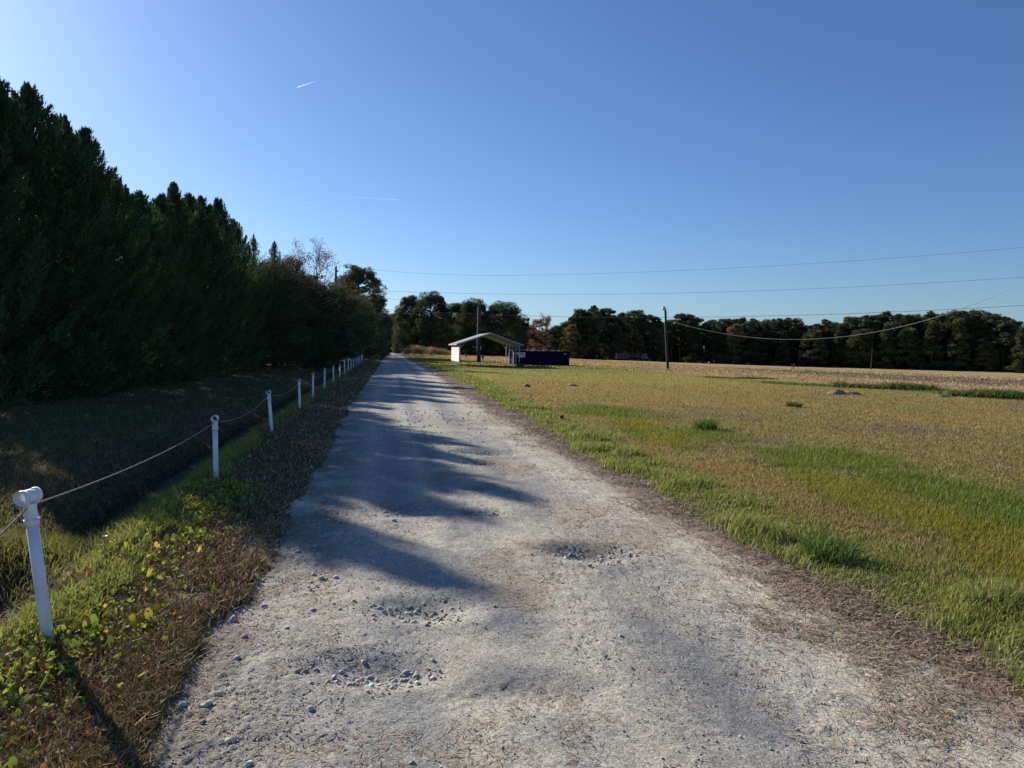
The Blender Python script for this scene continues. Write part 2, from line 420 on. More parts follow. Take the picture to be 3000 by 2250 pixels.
# road sheet
ys = graded(-6, 186, 0.014, 0.9, c=2.4, growth=0.0065)
vs = np.linspace(-0.12, 1.12, 300)
YY, VV = np.meshgrid(ys, vs, indexing='ij')
XX = xL(YY) + VV*(xR(YY)-xL(YY))
fade = 1/(1+np.maximum(YY-8, 0)*0.12)
rough = fbm(XX*9, YY*9, 91, 3); stones = vnoise(XX*48, YY*48, 93); st2 = vnoise(XX*90, YY*90, 95)
loose = ss(0.42, 0.62, fbm(XX*1.6, YY*0.7, 97, 3))
for px, py, rx, ry, dp in POT: loose = np.maximum(loose, 1.3*np.exp(-(((XX-px)/rx)**2+((YY-py)/ry)**2)))
edge = ss(0.24, 0.0, VV)
loose = np.clip(loose*0.6 + edge*0.9, 0, 1.3)
ZZ = road_z(XX, YY) + 0.016*(rough-0.5) + fade*(0.010*loose*ss(0.55, 0.9, stones) + 0.0045*(0.35+loose)*(st2-0.5)) + 0.006
n1 = fbm(XX*1.1, YY*0.45, 101, 4); n2 = fbm(XX*3.3, YY*2.2, 103, 4)
rc = np.zeros(XX.shape+(3,)) + np.array([0.365, 0.355, 0.325])
vw = VV + 0.035*(fbm(XX*0.8, YY*0.35, 110, 3)-0.5)
track = 0.6*np.exp(-((vw-0.27)/0.055)**2) + np.exp(-((vw-0.43)/0.06)**2) + np.exp(-((vw-0.70)/0.09)**2)
rc = mixc(rc, [0.225,0.228,0.235], np.clip(track*0.9*ss(0.2,0.5,n2), 0, 1))
dust = np.exp(-((vw-0.16)/0.05)**2) + np.exp(-((vw-0.55)/0.06)**2) + 0.6*np.exp(-((vw-0.35)/0.03)**2)
rc = mixc(rc, [0.46,0.425,0.35], np.clip(dust*0.75*ss(0.25,0.55,n1), 0, 1))
rc = mixc(rc, [0.46,0.425,0.355], ss(0.50,0.70,n1)*0.8)
rc = mixc(rc, [0.50,0.455,0.375], ss(0.80,0.90,VV)*(1-ss(0.97,1.05,VV))*0.75)
br = ss(0.60,0.74,fbm(XX*1.3+9, YY*0.8, 105, 4))*ss(0.3,0.5,VV); br = np.maximum(br, np.exp(-(((XX-0.75)/0.55)**2+((YY-6.5)/0.9)**2))*ss(0.35,0.6,n2)*1.2)
rc = mixc(rc, [0.33,0.26,0.20], np.clip(br,0,1)*0.6)
rc = mixc(rc, [0.16,0.135,0.12], np.clip(edge*ss(0.35,0.6,n2),0,1)*0.7)
rc = mixc(rc, [0.21,0.175,0.145], ss(0.97,1.08,VV)*0.8)
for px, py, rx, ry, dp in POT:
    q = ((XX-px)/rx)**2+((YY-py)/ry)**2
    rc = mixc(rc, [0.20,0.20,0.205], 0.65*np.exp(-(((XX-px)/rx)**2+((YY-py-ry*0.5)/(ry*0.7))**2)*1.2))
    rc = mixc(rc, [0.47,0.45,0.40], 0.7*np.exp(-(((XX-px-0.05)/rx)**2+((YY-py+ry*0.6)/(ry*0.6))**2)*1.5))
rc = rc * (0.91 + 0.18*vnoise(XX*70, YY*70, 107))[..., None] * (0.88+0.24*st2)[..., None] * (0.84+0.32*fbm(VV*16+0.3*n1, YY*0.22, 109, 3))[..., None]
M['road'] = ground_mat('crushed_stone_road', 55.0, 0.14, ((25,0.012),(110,0.008)), speck=120.0)
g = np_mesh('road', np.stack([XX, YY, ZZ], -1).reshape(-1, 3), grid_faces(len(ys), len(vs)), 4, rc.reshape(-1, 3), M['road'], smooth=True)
tag(g, kind='structure')

# ------------------------------------------------------------------ grass, straw, stones
rng = np.random.default_rng(7)
def blades(name, x, y, h, w, cols, lean=0.35, bend=0.5, m=None, label=None, cat='grass', z=None, flat=False, windy=(0.25, 0.0), kind='stuff'):
    n = len(x)
    z = ground_z(x, y) if z is None else z
    a = rng.uniform(0, 2*PI, n)
    l = rng.uniform(0, lean, n)
    dirx = np.cos(a)*l + windy[0]*rng.uniform(0, 1, n); diry = np.sin(a)*l + windy[1]
    f = rng.uniform(0, 2*PI, n); fx = np.cos(f)*w/2; fy = np.sin(f)*w/2
    hz = h*(np.ones(n) if not flat else 0.12)
    P = np.stack([x, y, z-0.01], -1)
    mid = P + np.stack([dirx*h*0.4, diry*h*0.4, hz*0.55+0.004], -1)
    k = 1 + bend*rng.uniform(0, 1, n)
    tip = P + np.stack([dirx*h*k, diry*h*k, hz*(1-0.25*(k-1))+0.008], -1)
    W = np.stack([fx, fy, np.zeros(n)], -1)
    V = np.stack([P-W, P+W, mid+W*0.8, mid-W*0.8, tip], 1).reshape(-1, 3)
    b = np.arange(n)[:, None]*5
    fc = np.concatenate([b+np.array([0,1,2,3]), b+np.array([3,2,4])], 1).ravel()
    sz = np.tile([4, 3], n)
    C = np.repeat(cols, 5, axis=0)
    o = np_mesh(name, V, fc, sz, C, m or M['grass'])
    return tag(o, label, cat, kind=kind)

def scatter(n, y0, y1, xfun, power=2.0):
    """points whose density falls with distance (log-spaced in y); xfun(y, u) gives x"""
    t = rng.uniform(0, 1, n)
    y = (y0**(1-power+1e-9) + t*(y1**(1-power+1e-9) - y0**(1-power+1e-9)))**(1/(1-power+1e-9))
    return xfun(y, rng.uniform(0, 1, n)), y
def jit(c, n, s=0.25):
    c = np.asarray(c, float)
    if c.ndim == 1: c = np.tile(c, (n, 1))
    return np.clip(c*(1 + s*rng.normal(0, 1, (n, 1))) * (1 + 0.08*rng.normal(0, 1, (n, 3))), 0.004, 0.9)

# tall green strip along the right of the road
x, y = scatter(150000, 2.2, 66, lambda y, u: xG1(y)-0.45 + u*(xG2(y)-xG1(y)+0.75), 1.7)
k = rng.uniform(0, 1, len(x)) < strip_mask(x, y)*(0.55+0.5*ss(0.34,0.56,fbm(x*2.6,y*2.6,111,3))); x, y = x[k], y[k]; n = len(x)
cl = fbm(x*1.6, y*1.6, 112, 3)
h = (0.045+0.12*ss(0.35,0.75,cl))*rng.uniform(0.4,1.35,n); w = 0.004+0.0009*y
c = mixc(jit([0.185,0.225,0.045], n, 0.25), [0.32,0.31,0.09], rng.uniform(0,1,n)*0.5); q_ = rng.uniform(0,1,n) < 0.06; c[q_] = jit([0.42,0.36,0.20], q_.sum(), 0.2)
blades('grass', x, y, h, w, c, 0.55, 0.6, label='bright green ragged grass strip along the right edge of the road')

# lush soft patches in the field
x, y = scatter(150000, 3.8, 24, lambda y, u: xG2(y)-0.3 + u*8.0, 1.6)
lm = np.maximum(lush_mask(x, y), yellow_mask(x, y)*0.8)
k = rng.uniform(0, 1, len(x)) < lm; x, y = x[k], y[k]; n = len(x)
c = mixc(jit([0.135,0.175,0.020], n, 0.12), [0.24,0.205,0.022], yellow_mask(x, y)*0.8)
blades('grass', x, y, rng.uniform(0.05,0.10,n), 0.003+0.0005*y, c, 0.4, 0.7, label='soft lush green grass patches in the brown field', windy=(0.45,0.1))

# short dry turf over the field
x, y = scatter(330000, 3.2, 60, lambda y, u: xG2(y)-0.25 + u*(3.0+0.78*y), 1.25)
k = (rng.uniform(0,1,len(x)) < 1-0.75*lush_mask(x, y))&(far_coord(x,y)<15.5+rng.normal(0,0.8,len(x))); x, y = x[k], y[k]; n = len(x)
fc_ = field_colors(x, y)
c = jit(fc_*1.12, n, 0.16); s_ = rng.uniform(0,1,n) < 0.14; c[s_] = jit([0.32,0.255,0.12], s_.sum(), 0.15)
gd = (1-ss(24,30,far_coord(x,y)))
blades('grass', x, y, rng.uniform(0.025,0.06,n)*(0.4+0.6*gd), 0.004+0.0008*y, c, 0.7, 0.5, label='short dry golden brown turf covering the open field', windy=(0.2,0.1))

# weeds row across the field
def at_far(f, s):      # point on the row line f, s metres along it
    return 0.913*f + 0.408*s, 40 + 0.408*f - 0.913*s
X_=[];Y_=[];H_=[]
for x0,y0,x1,y1,wd,nn,hh in [(16.3,35.0,19.8,33.6,0.32,3600,0.36),(18.2,29.0,21.4,27.9,0.32,3600,0.34),(12.4,45.0,16.4,44.4,0.3,1300,0.16),(13.8,38.6,16.4,35.2,0.3,900,0.16),(19.8,33.4,21.0,30.5,0.35,700,0.12)]:
    t = rng.uniform(0,1,nn); px_ = x0+(x1-x0)*t+rng.normal(0,wd,nn); py_ = y0+(y1-y0)*t+rng.normal(0,wd,nn)
    X_.append(px_); Y_.append(py_); H_.append(hh*rng.uniform(0.4,1.1,nn)*(0.5+0.8*vnoise(px_*1.3,py_*1.3,123)))
x=np.concatenate(X_); y=np.concatenate(Y_); h=np.concatenate(H_); n=len(x)
blades('grass', x, y, h, np.full(n,0.03), jit([0.085,0.125,0.03], n), 0.9, 0.6, label='dark green weedy clumps along the edge of the ploughed field', cat='weeds')

# stubble left on the ploughed strips
n = 60000; f_ = rng.uniform(16, 46, n); q_ = rng.uniform(-25, 75, n)
x = 0.913*f_ + 0.408*q_; y = 40 + 0.408*f_ - 0.913*q_
rw = fbm(f_*1.6, q_*0.10, 75, 4); k = (rng.uniform(0,1,n) < ss(0.35,0.6,rw)) & (y > 18) & (y < 150) & (x < y*0.85+4); x, y = x[k], y[k]; n = len(x)
blades('stubble', x, y, rng.uniform(0.04,0.14,n), 0.012+0.0007*y, jit(field_colors(x, y)*1.25, n, 0.3), 0.8, 0.4, m=M['straw'], label='tan and brown stubble on the ploughed strips at the right', cat='stubble')

# separate tufts
def tuft(x, y, r, h, n, col, label, name='grass_tuft', cat='grass tuft', w=0.012):
    a = rng.uniform(0, 2*PI, n); q = r*np.sqrt(rng.uniform(0,1,n))*0.55
    px = x+np.cos(a)*q; py = y+np.sin(a)*q
    return blades(name, px, py, rng.uniform(0.5,1.1,n)*h, np.full(n, w), jit(col, n, 0.3), 1.1, 0.7, label=label, cat=cat, kind=None)
tuft(3.99,14.56,0.45,0.26,260,[0.07,0.13,0.02],'small round dark green tuft alone in the dry field behind the lush patch',w=0.014)
tuft(8.49,21.3,0.4,0.2,200,[0.06,0.11,0.025],'low dark green tuft in the field before the dirt mounds',w=0.02)
tuft(2.45,5.35,0.38,0.26,260,[0.07,0.12,0.022],'thick dark green clump at the inner edge of the roadside strip',w=0.008)
tuft(-0.60,2.72,0.10,0.05,120,[0.28,0.20,0.11],'tiny dried tan grass clump growing in the gravel near the camera',w=0.003)
tuft(0.93,3.35,0.16,0.035,160,[0.26,0.17,0.10],'brown flattened grass clump on the gravel at the right',w=0.0035)

# dead straw on the right verge and in patches on the road
def straws(x, y, L, w, cols, label, zf=None, up=0.016):
    n = len(x); a = rng.uniform(0, PI, n); fl = up/0.016; z = (np.maximum(ground_z(x,y), road_z(x,y)+0.006) if zf is None else zf(x,y)) + rng.uniform(0.001,up,n)
    tx = np.cos(a)*L/2; ty = np.sin(a)*L/2; tz = rng.normal(0,0.12,n)*L*fl
    sx = -np.sin(a)*w/2; sy = np.cos(a)*w/2; b = rng.normal(0,0.18,n)*L
    c0 = np.stack([x,y,z],-1); T = np.stack([tx,ty,tz],-1); S = np.stack([sx,sy,0*sx],-1); B = np.stack([-np.sin(a)*b, np.cos(a)*b, np.abs(tz)*0.5],-1)
    V = np.stack([c0-T-S, c0-T+S, c0+B-S, c0+B+S, c0+T-S, c0+T+S],1).reshape(-1,3)
    q = np.arange(n)[:,None]*6
    F = np.concatenate([q+np.array([0,2,3,1]), q+np.array([2,4,5,3])],1).ravel()
    return tag(np_mesh('straw', V, F, 4, np.repeat(cols,6,axis=0), M['straw']), label, 'straw', kind='stuff')
x, y = scatter(110000, 2.2, 45, lambda y, u: xR(y)-1.0 + u*(xG1(y)-xR(y)+1.35), 1.8)
k = rng.uniform(0,1,len(x)) < (0.05+0.95*ss(-0.35,0.5,(x-xR(y))+1.6*(fbm(x*2.2,y*1.5,131,4)-0.5)))*(0.4+0.6*ss(0.35,0.6,fbm(x*2,y*2,133,3))); x, y = x[k], y[k]; n = len(x)
c = jit([0.36,0.29,0.215], n, 0.3); dk = rng.uniform(0,1,n) < 0.45*ss(-0.1,0.3,x-xR(y)); c[dk] = jit([0.14,0.10,0.07], dk.sum(), 0.3)
straws(x, y, rng.uniform(0.02,0.07,n)*(1+0.03*y), 0.0022+0.0007*y, c, 'brown and tan dead straw between the road and the grass strip')
x, y = scatter(26000, 2.2, 30, lambda y, u: xL(y)+0.3 + u*(xR(y)-xL(y)-0.3), 1.8)
bm = ss(0.54,0.70,fbm(x*1.3+9,y*0.8,105,4)); bm = np.maximum(bm, np.exp(-(((x-0.75)/0.5)**2+((y-6.5)/0.8)**2)))
k = rng.uniform(0,1,len(x)) < np.clip(bm,0.012,1)*0.75; x, y = x[k], y[k]; n = len(x)
straws(x, y, rng.uniform(0.015,0.05,n)*(1+0.03*y), 0.002+0.0007*y, jit([0.34,0.27,0.20], n, 0.3), 'scattered tan straw lying on the gravel road', up=0.004)
x, y = scatter(15000, 2.0, 20, lambda y, u: xL(y)+0.0*u, 1.8); n = len(x); x = x-0.15+rng.normal(0,0.42,n); k = rng.uniform(0,1,n) < ss(0.3,0.6,fbm(x*2.3,y*2.3,135,3)); x, y = x[k], y[k]; n = len(x)
straws(x, y, rng.uniform(0.02,0.08,n), 0.0022+0.0006*y, jit([0.38,0.31,0.24], n, 0.3), 'pale dry stems strewn over the left gravel shoulder', up=0.005)

# left verge: brown mat of creeping dead grass
x, y = scatter(190000, 1.9, 70, lambda y, u: xF(y)-0.55 + u*(xL(y)+0.65-xF(y)+0.55), 1.6)
e = x - xL(y)
k = rng.uniform(0,1,len(x)) < (1-ss(-0.6,0.35,e+(fbm(x*3,y*3,141,3)-0.5)*2.0)); x, y = x[k], y[k]; n = len(x)
pn = fbm(x*1.7, y*1.7, 143, 3)
c = jit([0.165,0.108,0.050], n, 0.45); c = mixc(c, [0.19,0.15,0.05], ss(0.45,0.65,pn)*0.6); rr = rng.uniform(0,1,n) < 0.16; c[rr] = jit([0.50,0.40,0.26], rr.sum(), 0.25); rr = rng.uniform(0,1,n) < 0.05; c[rr] = jit([0.13,0.035,0.03], rr.sum(), 0.3)
blades('grass', x, y, rng.uniform(0.015,0.06,n), 0.0035+0.0012*y, c, 1.3, 0.6, m=M['straw'], label='rusty brown mat of dead grass on the left verge', windy=(0,0))
# green growth along the post line and ditch bank
x, y = scatter(90000, 2.2, 60, lambda y, u: xF(y)-1.6 + u*1.75, 1.6)
dd = xF(y)-x
k = rng.uniform(0,1,len(x)) < (1-0.92*ss(0.22,0.5,dd)*(1-ss(5.5,7.0,y)))*ss(-0.15,0.15,dd+(fbm(x*2,y*2,151,3)-0.5)*0.5)*(1-ss(0.7,1.3,dd))*(0.04+0.96*ss(0.42,0.62,fbm(x*2.0,y*2.0,153,3))); x, y = x[k], y[k]; n = len(x)
blades('grass', x, y, rng.uniform(0.04,0.15,n), 0.0045+0.0011*y, mixc(jit([0.17,0.23,0.045], n, 0.35), [0.36,0.32,0.10], rng.uniform(0,1,n)*0.7), 0.9, 0.8, label='green grass hanging down the ditch bank under the rope')
# bank across the ditch
n = 4500
x = -4.45+rng.normal(0,0.55,n); y = 6.1+rng.normal(0,0.6,n)
blades('grass', x, y, rng.uniform(0.04,0.16,n), np.full(n,0.008), mixc(jit([0.13,0.16,0.035], n), [0.26,0.2,0.08], rng.uniform(0,1,n)*0.7), 0.8, 0.7, label='sunlit weeds on the small bank across the ditch', cat='weeds')
# shaded lawn left
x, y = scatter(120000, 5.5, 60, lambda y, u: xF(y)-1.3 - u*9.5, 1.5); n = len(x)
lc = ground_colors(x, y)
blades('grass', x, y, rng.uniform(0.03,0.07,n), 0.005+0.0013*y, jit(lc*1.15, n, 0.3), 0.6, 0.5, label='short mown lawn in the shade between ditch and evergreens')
# left lawn beyond, middle ground at the road end
x, y = scatter(60000, 60, 180, lambda y, u: xR(y)+0.6 + u*34, 1.2); n = len(x)
blades('grass', x, y, rng.uniform(0.06,0.14,n), 0.02+0.0009*y, jit(field_colors(x,y)*1.2, n, 0.3), 0.7, 0.4, label='rough green and tan turf around the carport and beyond')

# round creeping leaves near the nearest post
def discs(name, x, y, r, cols, label, hmin=0.02, hmax=0.08, cat='ground cover'):
    n = len(x); z = ground_z(x,y)+rng.uniform(hmin,hmax,n)
    k = 7; a = np.linspace(0, 2*PI, k, endpoint=False)
    nx = rng.normal(0,0.75,n); ny = rng.normal(0,0.75,n)
    ca = np.cos(a)[None]; sa = np.sin(a)[None]
    X = x[:,None]+r[:,None]*ca; Y = y[:,None]+r[:,None]*sa; Z = z[:,None]+r[:,None]*(nx[:,None]*ca+ny[:,None]*sa)
    Xc = np.concatenate([x[:,None], X],1); Yc = np.concatenate([y[:,None], Y],1); Zc = np.concatenate([z[:,None]-r[:,None]*0.25, Z],1)
    V = np.stack([Xc,Yc,Zc],-1).reshape(-1,3)
    b = np.arange(n)[:,None]*(k+1)
    F = np.concatenate([b+np.array([0, 1+i, 1+(i+1)%k]) for i in range(k-1)],1).ravel()
    return tag(np_mesh(name, V, F, 3, np.repeat(cols,k+1,axis=0), M['grass']), label, cat, kind='stuff')
n = 6500
t = rng.uniform(0,1,n)**0.8; y = 2.3+t*5.6; x = xF(y)+0.10+rng.normal(0,0.24,n)
keep = rng.uniform(0,1,n) < 0.2+0.8*ss(0.4,0.55,fbm(x*2.5,y*2.5,161,3)); x=x[keep]; y=y[keep]; n=len(x)
c = mixc(jit([0.19,0.25,0.035], n, 0.35), [0.50,0.42,0.05], ss(0.6,1,rng.uniform(0,1,n))); 
discs('creeping_leaves', x, y, 0.006+0.017*rng.uniform(0,1,n)**3, c, 'yellow green round leaved creeper around the nearest white post')
n = 260; y = 2.0+rng.uniform(0,1,n)**1.5*8; x = xL(y)-0.15-rng.uniform(0,1,n)*1.1
discs('fallen_leaves', x, y, rng.uniform(0.006,0.014,n), jit([0.42,0.19,0.06], n, 0.4), 'small fallen orange and brown leaves on the left verge', 0.02, 0.04, 'fallen leaves')
n = 2500; d_ = rng.uniform(0.7,1.7,n); y = 3.0+rng.uniform(0,1,n)*4; x = xF(y)-d_
discs('leaf_litter', x, y, rng.uniform(0.008,0.02,n), jit([0.13,0.095,0.07], n, 0.4), 'dark brown leaf litter lying in the ditch', 0.002, 0.02, 'leaf litter')

# white-flowered stem beside the post
st = empty('weed_plant', (-2.66,4.62,gz1(-2.66,4.62)), 0, 'thin weed with small white flower heads behind the nearest post', 'weed')
MB().tube([(0,0,0),(0.01,0,0.12),(-0.01,0.01,0.27)],0.0025,5).tube([(0,0,0.15),(-0.03,0,0.22)],0.002,5).tube([(0,0,0.17),(0.03,0,0.24)],0.002,5).build('stem', M['wood'], st)
for q in ((-0.01,0.01,0.28,0.016),(-0.03,0,0.225,0.009),(0.03,0,0.245,0.009)):
    mb = MB()
    for i in range(9):
        a = i*2*PI/9; mb.add([(q[0],q[1],q[2]),(q[0]+q[3]*math.cos(a-0.25),q[1]+q[3]*math.sin(a-0.25),q[2]+0.006),(q[0]+q[3]*math.cos(a+0.25),q[1]+q[3]*math.sin(a+0.25),q[2]+0.006)],[(0,1,2)])
    mb.build('flower_head', M['pvc'], st)

# stones
def stones(name, x, y, r, cols, label, sink=0.3, kind='stuff', cat='stones'):
    n = len(x); ph = (1+5**.5)/2
    ico = np.array([(-1,ph,0),(1,ph,0),(-1,-ph,0),(1,-ph,0),(0,-1,ph),(0,1,ph),(0,-1,-ph),(0,1,-ph),(ph,0,-1),(ph,0,1),(-ph,0,-1),(-ph,0,1)])/1.9
    fi = np.array([(0,11,5),(0,5,1),(0,1,7),(0,7,10),(0,10,11),(1,5,9),(5,11,4),(11,10,2),(10,7,6),(7,1,8),(3,9,4),(3,4,2),(3,2,6),(3,6,8),(3,8,9),(4,9,5),(2,4,11),(6,2,10),(8,6,7),(9,8,1)])
    V = ico[None]*(1+rng.uniform(-0.42,0.42,(n,12,1)))*r[:,None,None]*np.stack([rng.uniform(0.8,1.3,n),rng.uniform(0.7,1.1,n),rng.uniform(0.45,0.8,n)],-1)[:,None]
    a = rng.uniform(0,2*PI,n); ca,sa = np.cos(a)[:,None],np.sin(a)[:,None]
    Vx = V[...,0]*ca-V[...,1]*sa; Vy = V[...,0]*sa+V[...,1]*ca
    z = np.maximum(road_z(x,y)+0.006, ground_z(x,y))+r*sink
    V = np.stack([Vx+x[:,None],Vy+y[:,None],V[...,2]+z[:,None]],-1).reshape(-1,3)
    F = (np.arange(n)[:,None,None]*12+fi[None]).ravel()
    return tag(np_mesh(name, V, F, 3, np.repeat(cols,12,axis=0), M['stone']), label, cat, kind=kind)
x, y = scatter(30000, 2.0, 26, lambda y, u: xL(y)-0.35 + u*(xR(y)-xL(y)+0.35), 1.9)
ls = ss(0.42,0.62,fbm(x*1.6,y*0.7,97,3))*0.5 + 0.9*(1-ss(0.1,0.9,x-xL(y))) + 0.03
k = rng.uniform(0,1,len(x)) < ls; x, y = x[k], y[k]; n = len(x)
stones('gravel', x, y, rng.uniform(0.002,0.0055,n)*(1+0.05*y), jit([0.36,0.345,0.32], n, 0.3), 'loose grey gravel scattered over the road', cat='gravel')
X_=[];Y_=[];R_=[]
for px,py,rx,ry,dp in POT[:8]:
    m_ = int(150*dp/0.05); X_.append(px+rng.normal(0,rx*0.55,m_)); Y_.append(py-ry*0.25+rng.normal(0,ry*0.5,m_)); R_.append(0.004+0.013*rng.uniform(0,1,m_)**2)
X_.append(rng.normal(-2.0,1.0,230)); Y_.append(rng.uniform(11,18,230)); R_.append(rng.uniform(0.01,0.028,230))
X_.append(-1.45+rng.normal(0,0.45,60)); Y_.append(rng.uniform(2.4,6.5,60)); R_.append(rng.uniform(0.010,0.022,60))
X_.append(rng.uniform(-1.3,1.9,40)); Y_.append(rng.uniform(2.4,7,40)); R_.append(rng.uniform(0.004,0.010,40))
x=np.concatenate(X_); y=np.concatenate(Y_); r=np.concatenate(R_); k=(x>xL(y)-0.4)&(x<xR(y)); x,y,r=x[k],y[k],r[k]; n=len(x)
stones('gravel', x, y, r, jit([0.40,0.38,0.35], n, 0.2), 'larger pale stones in and around the potholes', cat='gravel')
for i,(x_,y_,r_,lb) in enumerate([(-1.58,4.02,0.032,'flat grey rock on the left gravel shoulder'),(0.63,3.86,0.018,'small white pebble on the right half of the road'),(-0.50,3.47,0.022,'pale rock sitting in the nearest pothole')]):
    stones('rock', np.array([x_]), np.array([y_]), np.array([r_]), np.array([[0.36,0.37,0.38]]), lb, kind=None, cat='rock')

# ------------------------------------------------------------------ trees
def unit(v): return v/np.maximum(1e-9, np.linalg.norm(v, axis=-1, keepdims=True))
def leafquads(P, D, L, W, cols, r, curl=0.0):
    """diamond shaped leaves/sprays: centre P, axis D, length L, width W"""
    n = len(P)
    s = unit(np.cross(D, r.normal(0, 1, (n, 3)))); D = unit(D)
    L = L[:, None]; W = W[:, None]
    V = np.stack([P - D*L*0.5, P + s*W*0.5 - D*L*0.05, P + D*L*0.5, P - s*W*0.5 - D*L*0.05], 1).reshape(-1, 3)
    return V, np.repeat(cols, 4, axis=0)
def crown_mesh(name, V, C, m, parent=None):
    return np_mesh(name, V, np.arange(len(V)), 4, C, m, parent)
def cvar(base, n, r, s=0.3, hue=0.1):
    return np.clip(np.array(base)[None]*(1+s*r.normal(0,1,(n,1)))*(1+hue*r.normal(0,1,(n,3))), 0.003, 0.9)

def limbs(mb, segs):
    for pts, rad in segs: mb.tube(pts, rad, 6)

def cypress(h, rad, seed, nplume=300, leaf=0.11, per=120, col=(0.045,0.075,0.030), base=0.03, fat=1.0, sharp=1.7, lit=0.0):
    r = np.random.default_rng(seed)
    zt = base*h + (h*0.98-base*h)*r.uniform(0, 1, nplume)**0.85           # plume tip height
    ph = r.uniform(0, 2*PI, nplume)
    lump = 1 + 0.22*np.sin(3*ph+seed) * np.sin(2.3*zt/h*6+seed) + 0.12*r.normal(0,1,nplume)
    Rz = rad*np.clip(1-((zt/h))**sharp, 0.02, 1)*(0.80+0.20*ss(0, 0.15, zt/h))*lump
    el = R(38) + R(38)*(zt/h) + r.normal(0, 0.12, nplume)
    inner = r.uniform(0,1,nplume) < 0.35
    Rz = np.where(inner, Rz*r.uniform(0.25,0.75,nplume), Rz)
    d = np.stack([np.cos(ph)*np.cos(el), np.sin(ph)*np.cos(el), np.sin(el)], -1)
    tip = np.stack([np.cos(ph)*Rz, np.sin(ph)*Rz, zt], -1)
    Lp = r.uniform(0.8, 1.7, nplume)*fat*(0.6+0.4*(1-zt/h))
    idx = np.repeat(np.arange(nplume), per); n = len(idx)
    t = r.uniform(0, 1, n)**0.8
    wid = 0.25*fat*np.sin(PI*np.clip(0.12+0.88*t,0,1))**0.7*(1-0.72*t)
    off = r.normal(0, 1, (n, 3))*wid[:, None]*0.55
    P = tip[idx] - d[idx]*(Lp[idx]*(1-t))[:, None] + off
    P[:,2] = np.maximum(P[:,2], 0.05)
    D = unit(d[idx] + 0.50*unit(off+1e-6) + r.normal(0,0.18,(n,3)))
    shade = cvar(col, nplume, r, 0.22, 0.06)[idx]
    c = shade*(1+0.2*r.normal(0,1,(n,1)))
    V, C = leafquads(P, D, leaf*r.uniform(0.7,1.5,n), leaf*0.25*r.uniform(0.7,1.3,n), np.clip(c,0.003,1), r)
    # leader
    n2 = 220; t = r.uniform(0,1,n2); P = np.stack([r.normal(0,0.22,n2)*(1-t), r.normal(0,0.22,n2)*(1-t), h*0.88+t*h*0.10],-1)
    V2, C2 = leafquads(P, unit(r.normal(0,0.4,(n2,3))+np.array([0,0,1.2])), np.full(n2,leaf), np.full(n2,leaf*0.3), cvar(col,n2,r), r)
    mb = MB(); mb.tube([(0,0,-0.2),(0.03,0,h*0.4),(0,0,h*0.9)], [0.16+h*0.008,0.11,0.02], 8)
    for i in range(0, nplume, 5): 
        b = tip[i]-d[i]*Lp[i]; mb.tube([(0,0,max(0.3,b[2]-0.6*np.hypot(b[0],b[1]))), tuple(b), tuple(tip[i]-d[i]*Lp[i]*0.3)], [0.035,0.02,0.006], 4)
    return np.concatenate([V,V2]), np.concatenate([C,C2]), mb

def pine(h, rad, cb, seed, nb=70, per=120, leaf=0.34, col=(0.045,0.069,0.027), top=0.6, flat=0.55, clump=1.0, shape='round'):
    """clumps of needles carried at the ends of limbs"""
    r = np.random.default_rng(seed)
    u = r.uniform(0,1,nb); z = cb + (h-cb)*u
    if shape == 'round': prof = np.sqrt(np.clip(1-((u-0.42)/0.60)**2, 0.02, 1))
    elif shape == 'full': prof = np.clip(1-(np.abs(u-0.22)/0.80)**2.2, 0.05, 1)**0.6
    elif shape == 'cone': prof = np.clip(1-u, 0.05, 1)**0.75
    else: prof = 0.45+0.55*np.sin(PI*np.clip(u*1.15,0,1))
    ph = r.uniform(0,2*PI,nb)
    Rr = rad*prof*(np.clip(r.uniform(0.35,1.12,nb)**0.6,0,1.1) if shape != 'full' else r.uniform(0.45,1.0,nb)**0.35)
    Cc = np.stack([np.cos(ph)*Rr, np.sin(ph)*Rr, z + 0.10*rad*r.normal(0,1,nb)], -1)
    cr = clump*rad*r.uniform(0.16,0.34,nb)
    idx = np.repeat(np.arange(nb), per); n = len(idx)
    dv = unit(r.normal(0,1,(n,3))); q = r.uniform(0.25,1,n)**0.5
    P = Cc[idx] + dv*q[:,None]*cr[idx][:,None]*np.array([1,1,flat]) + np.array([0,0,0.12])*cr[idx][:,None]
    D = unit(dv*0.9 + np.array([0,0,0.5]) + r.normal(0,0.3,(n,3)))
    shade = cvar(col, nb, r, 0.28, 0.08)[idx]
    V, C = leafquads(P, D, leaf*r.uniform(0.6,1.3,n), leaf*0.30*r.uniform(0.7,1.4,n), np.clip(shade*(1+0.2*r.normal(0,1,(n,1))),0.003,1), r)
    mb = MB(); tw = 0.10+h*0.011
    lx, ly = r.normal(0,0.25,2)
    mb.tube([(0,0,-0.2),(lx*0.3,ly*0.3,h*0.35),(lx,ly,h*0.7),(lx*0.8,ly*0.8,h*0.96)], [tw,tw*0.8,tw*0.5,tw*0.12], 8)
    for i in range(0, nb, 2):
        b = Cc[i]; z0 = max(cb*0.8, b[2]-0.45*Rr[i]); f = min(1,z0/(h*0.7))
        mb.tube([(lx*f,ly*f,z0),(b[0]*0.55,b[1]*0.55,z0+(b[2]-z0)*0.4),tuple(b)], [0.06+0.004*h,0.05,0.02], 4)
    return V, C, mb

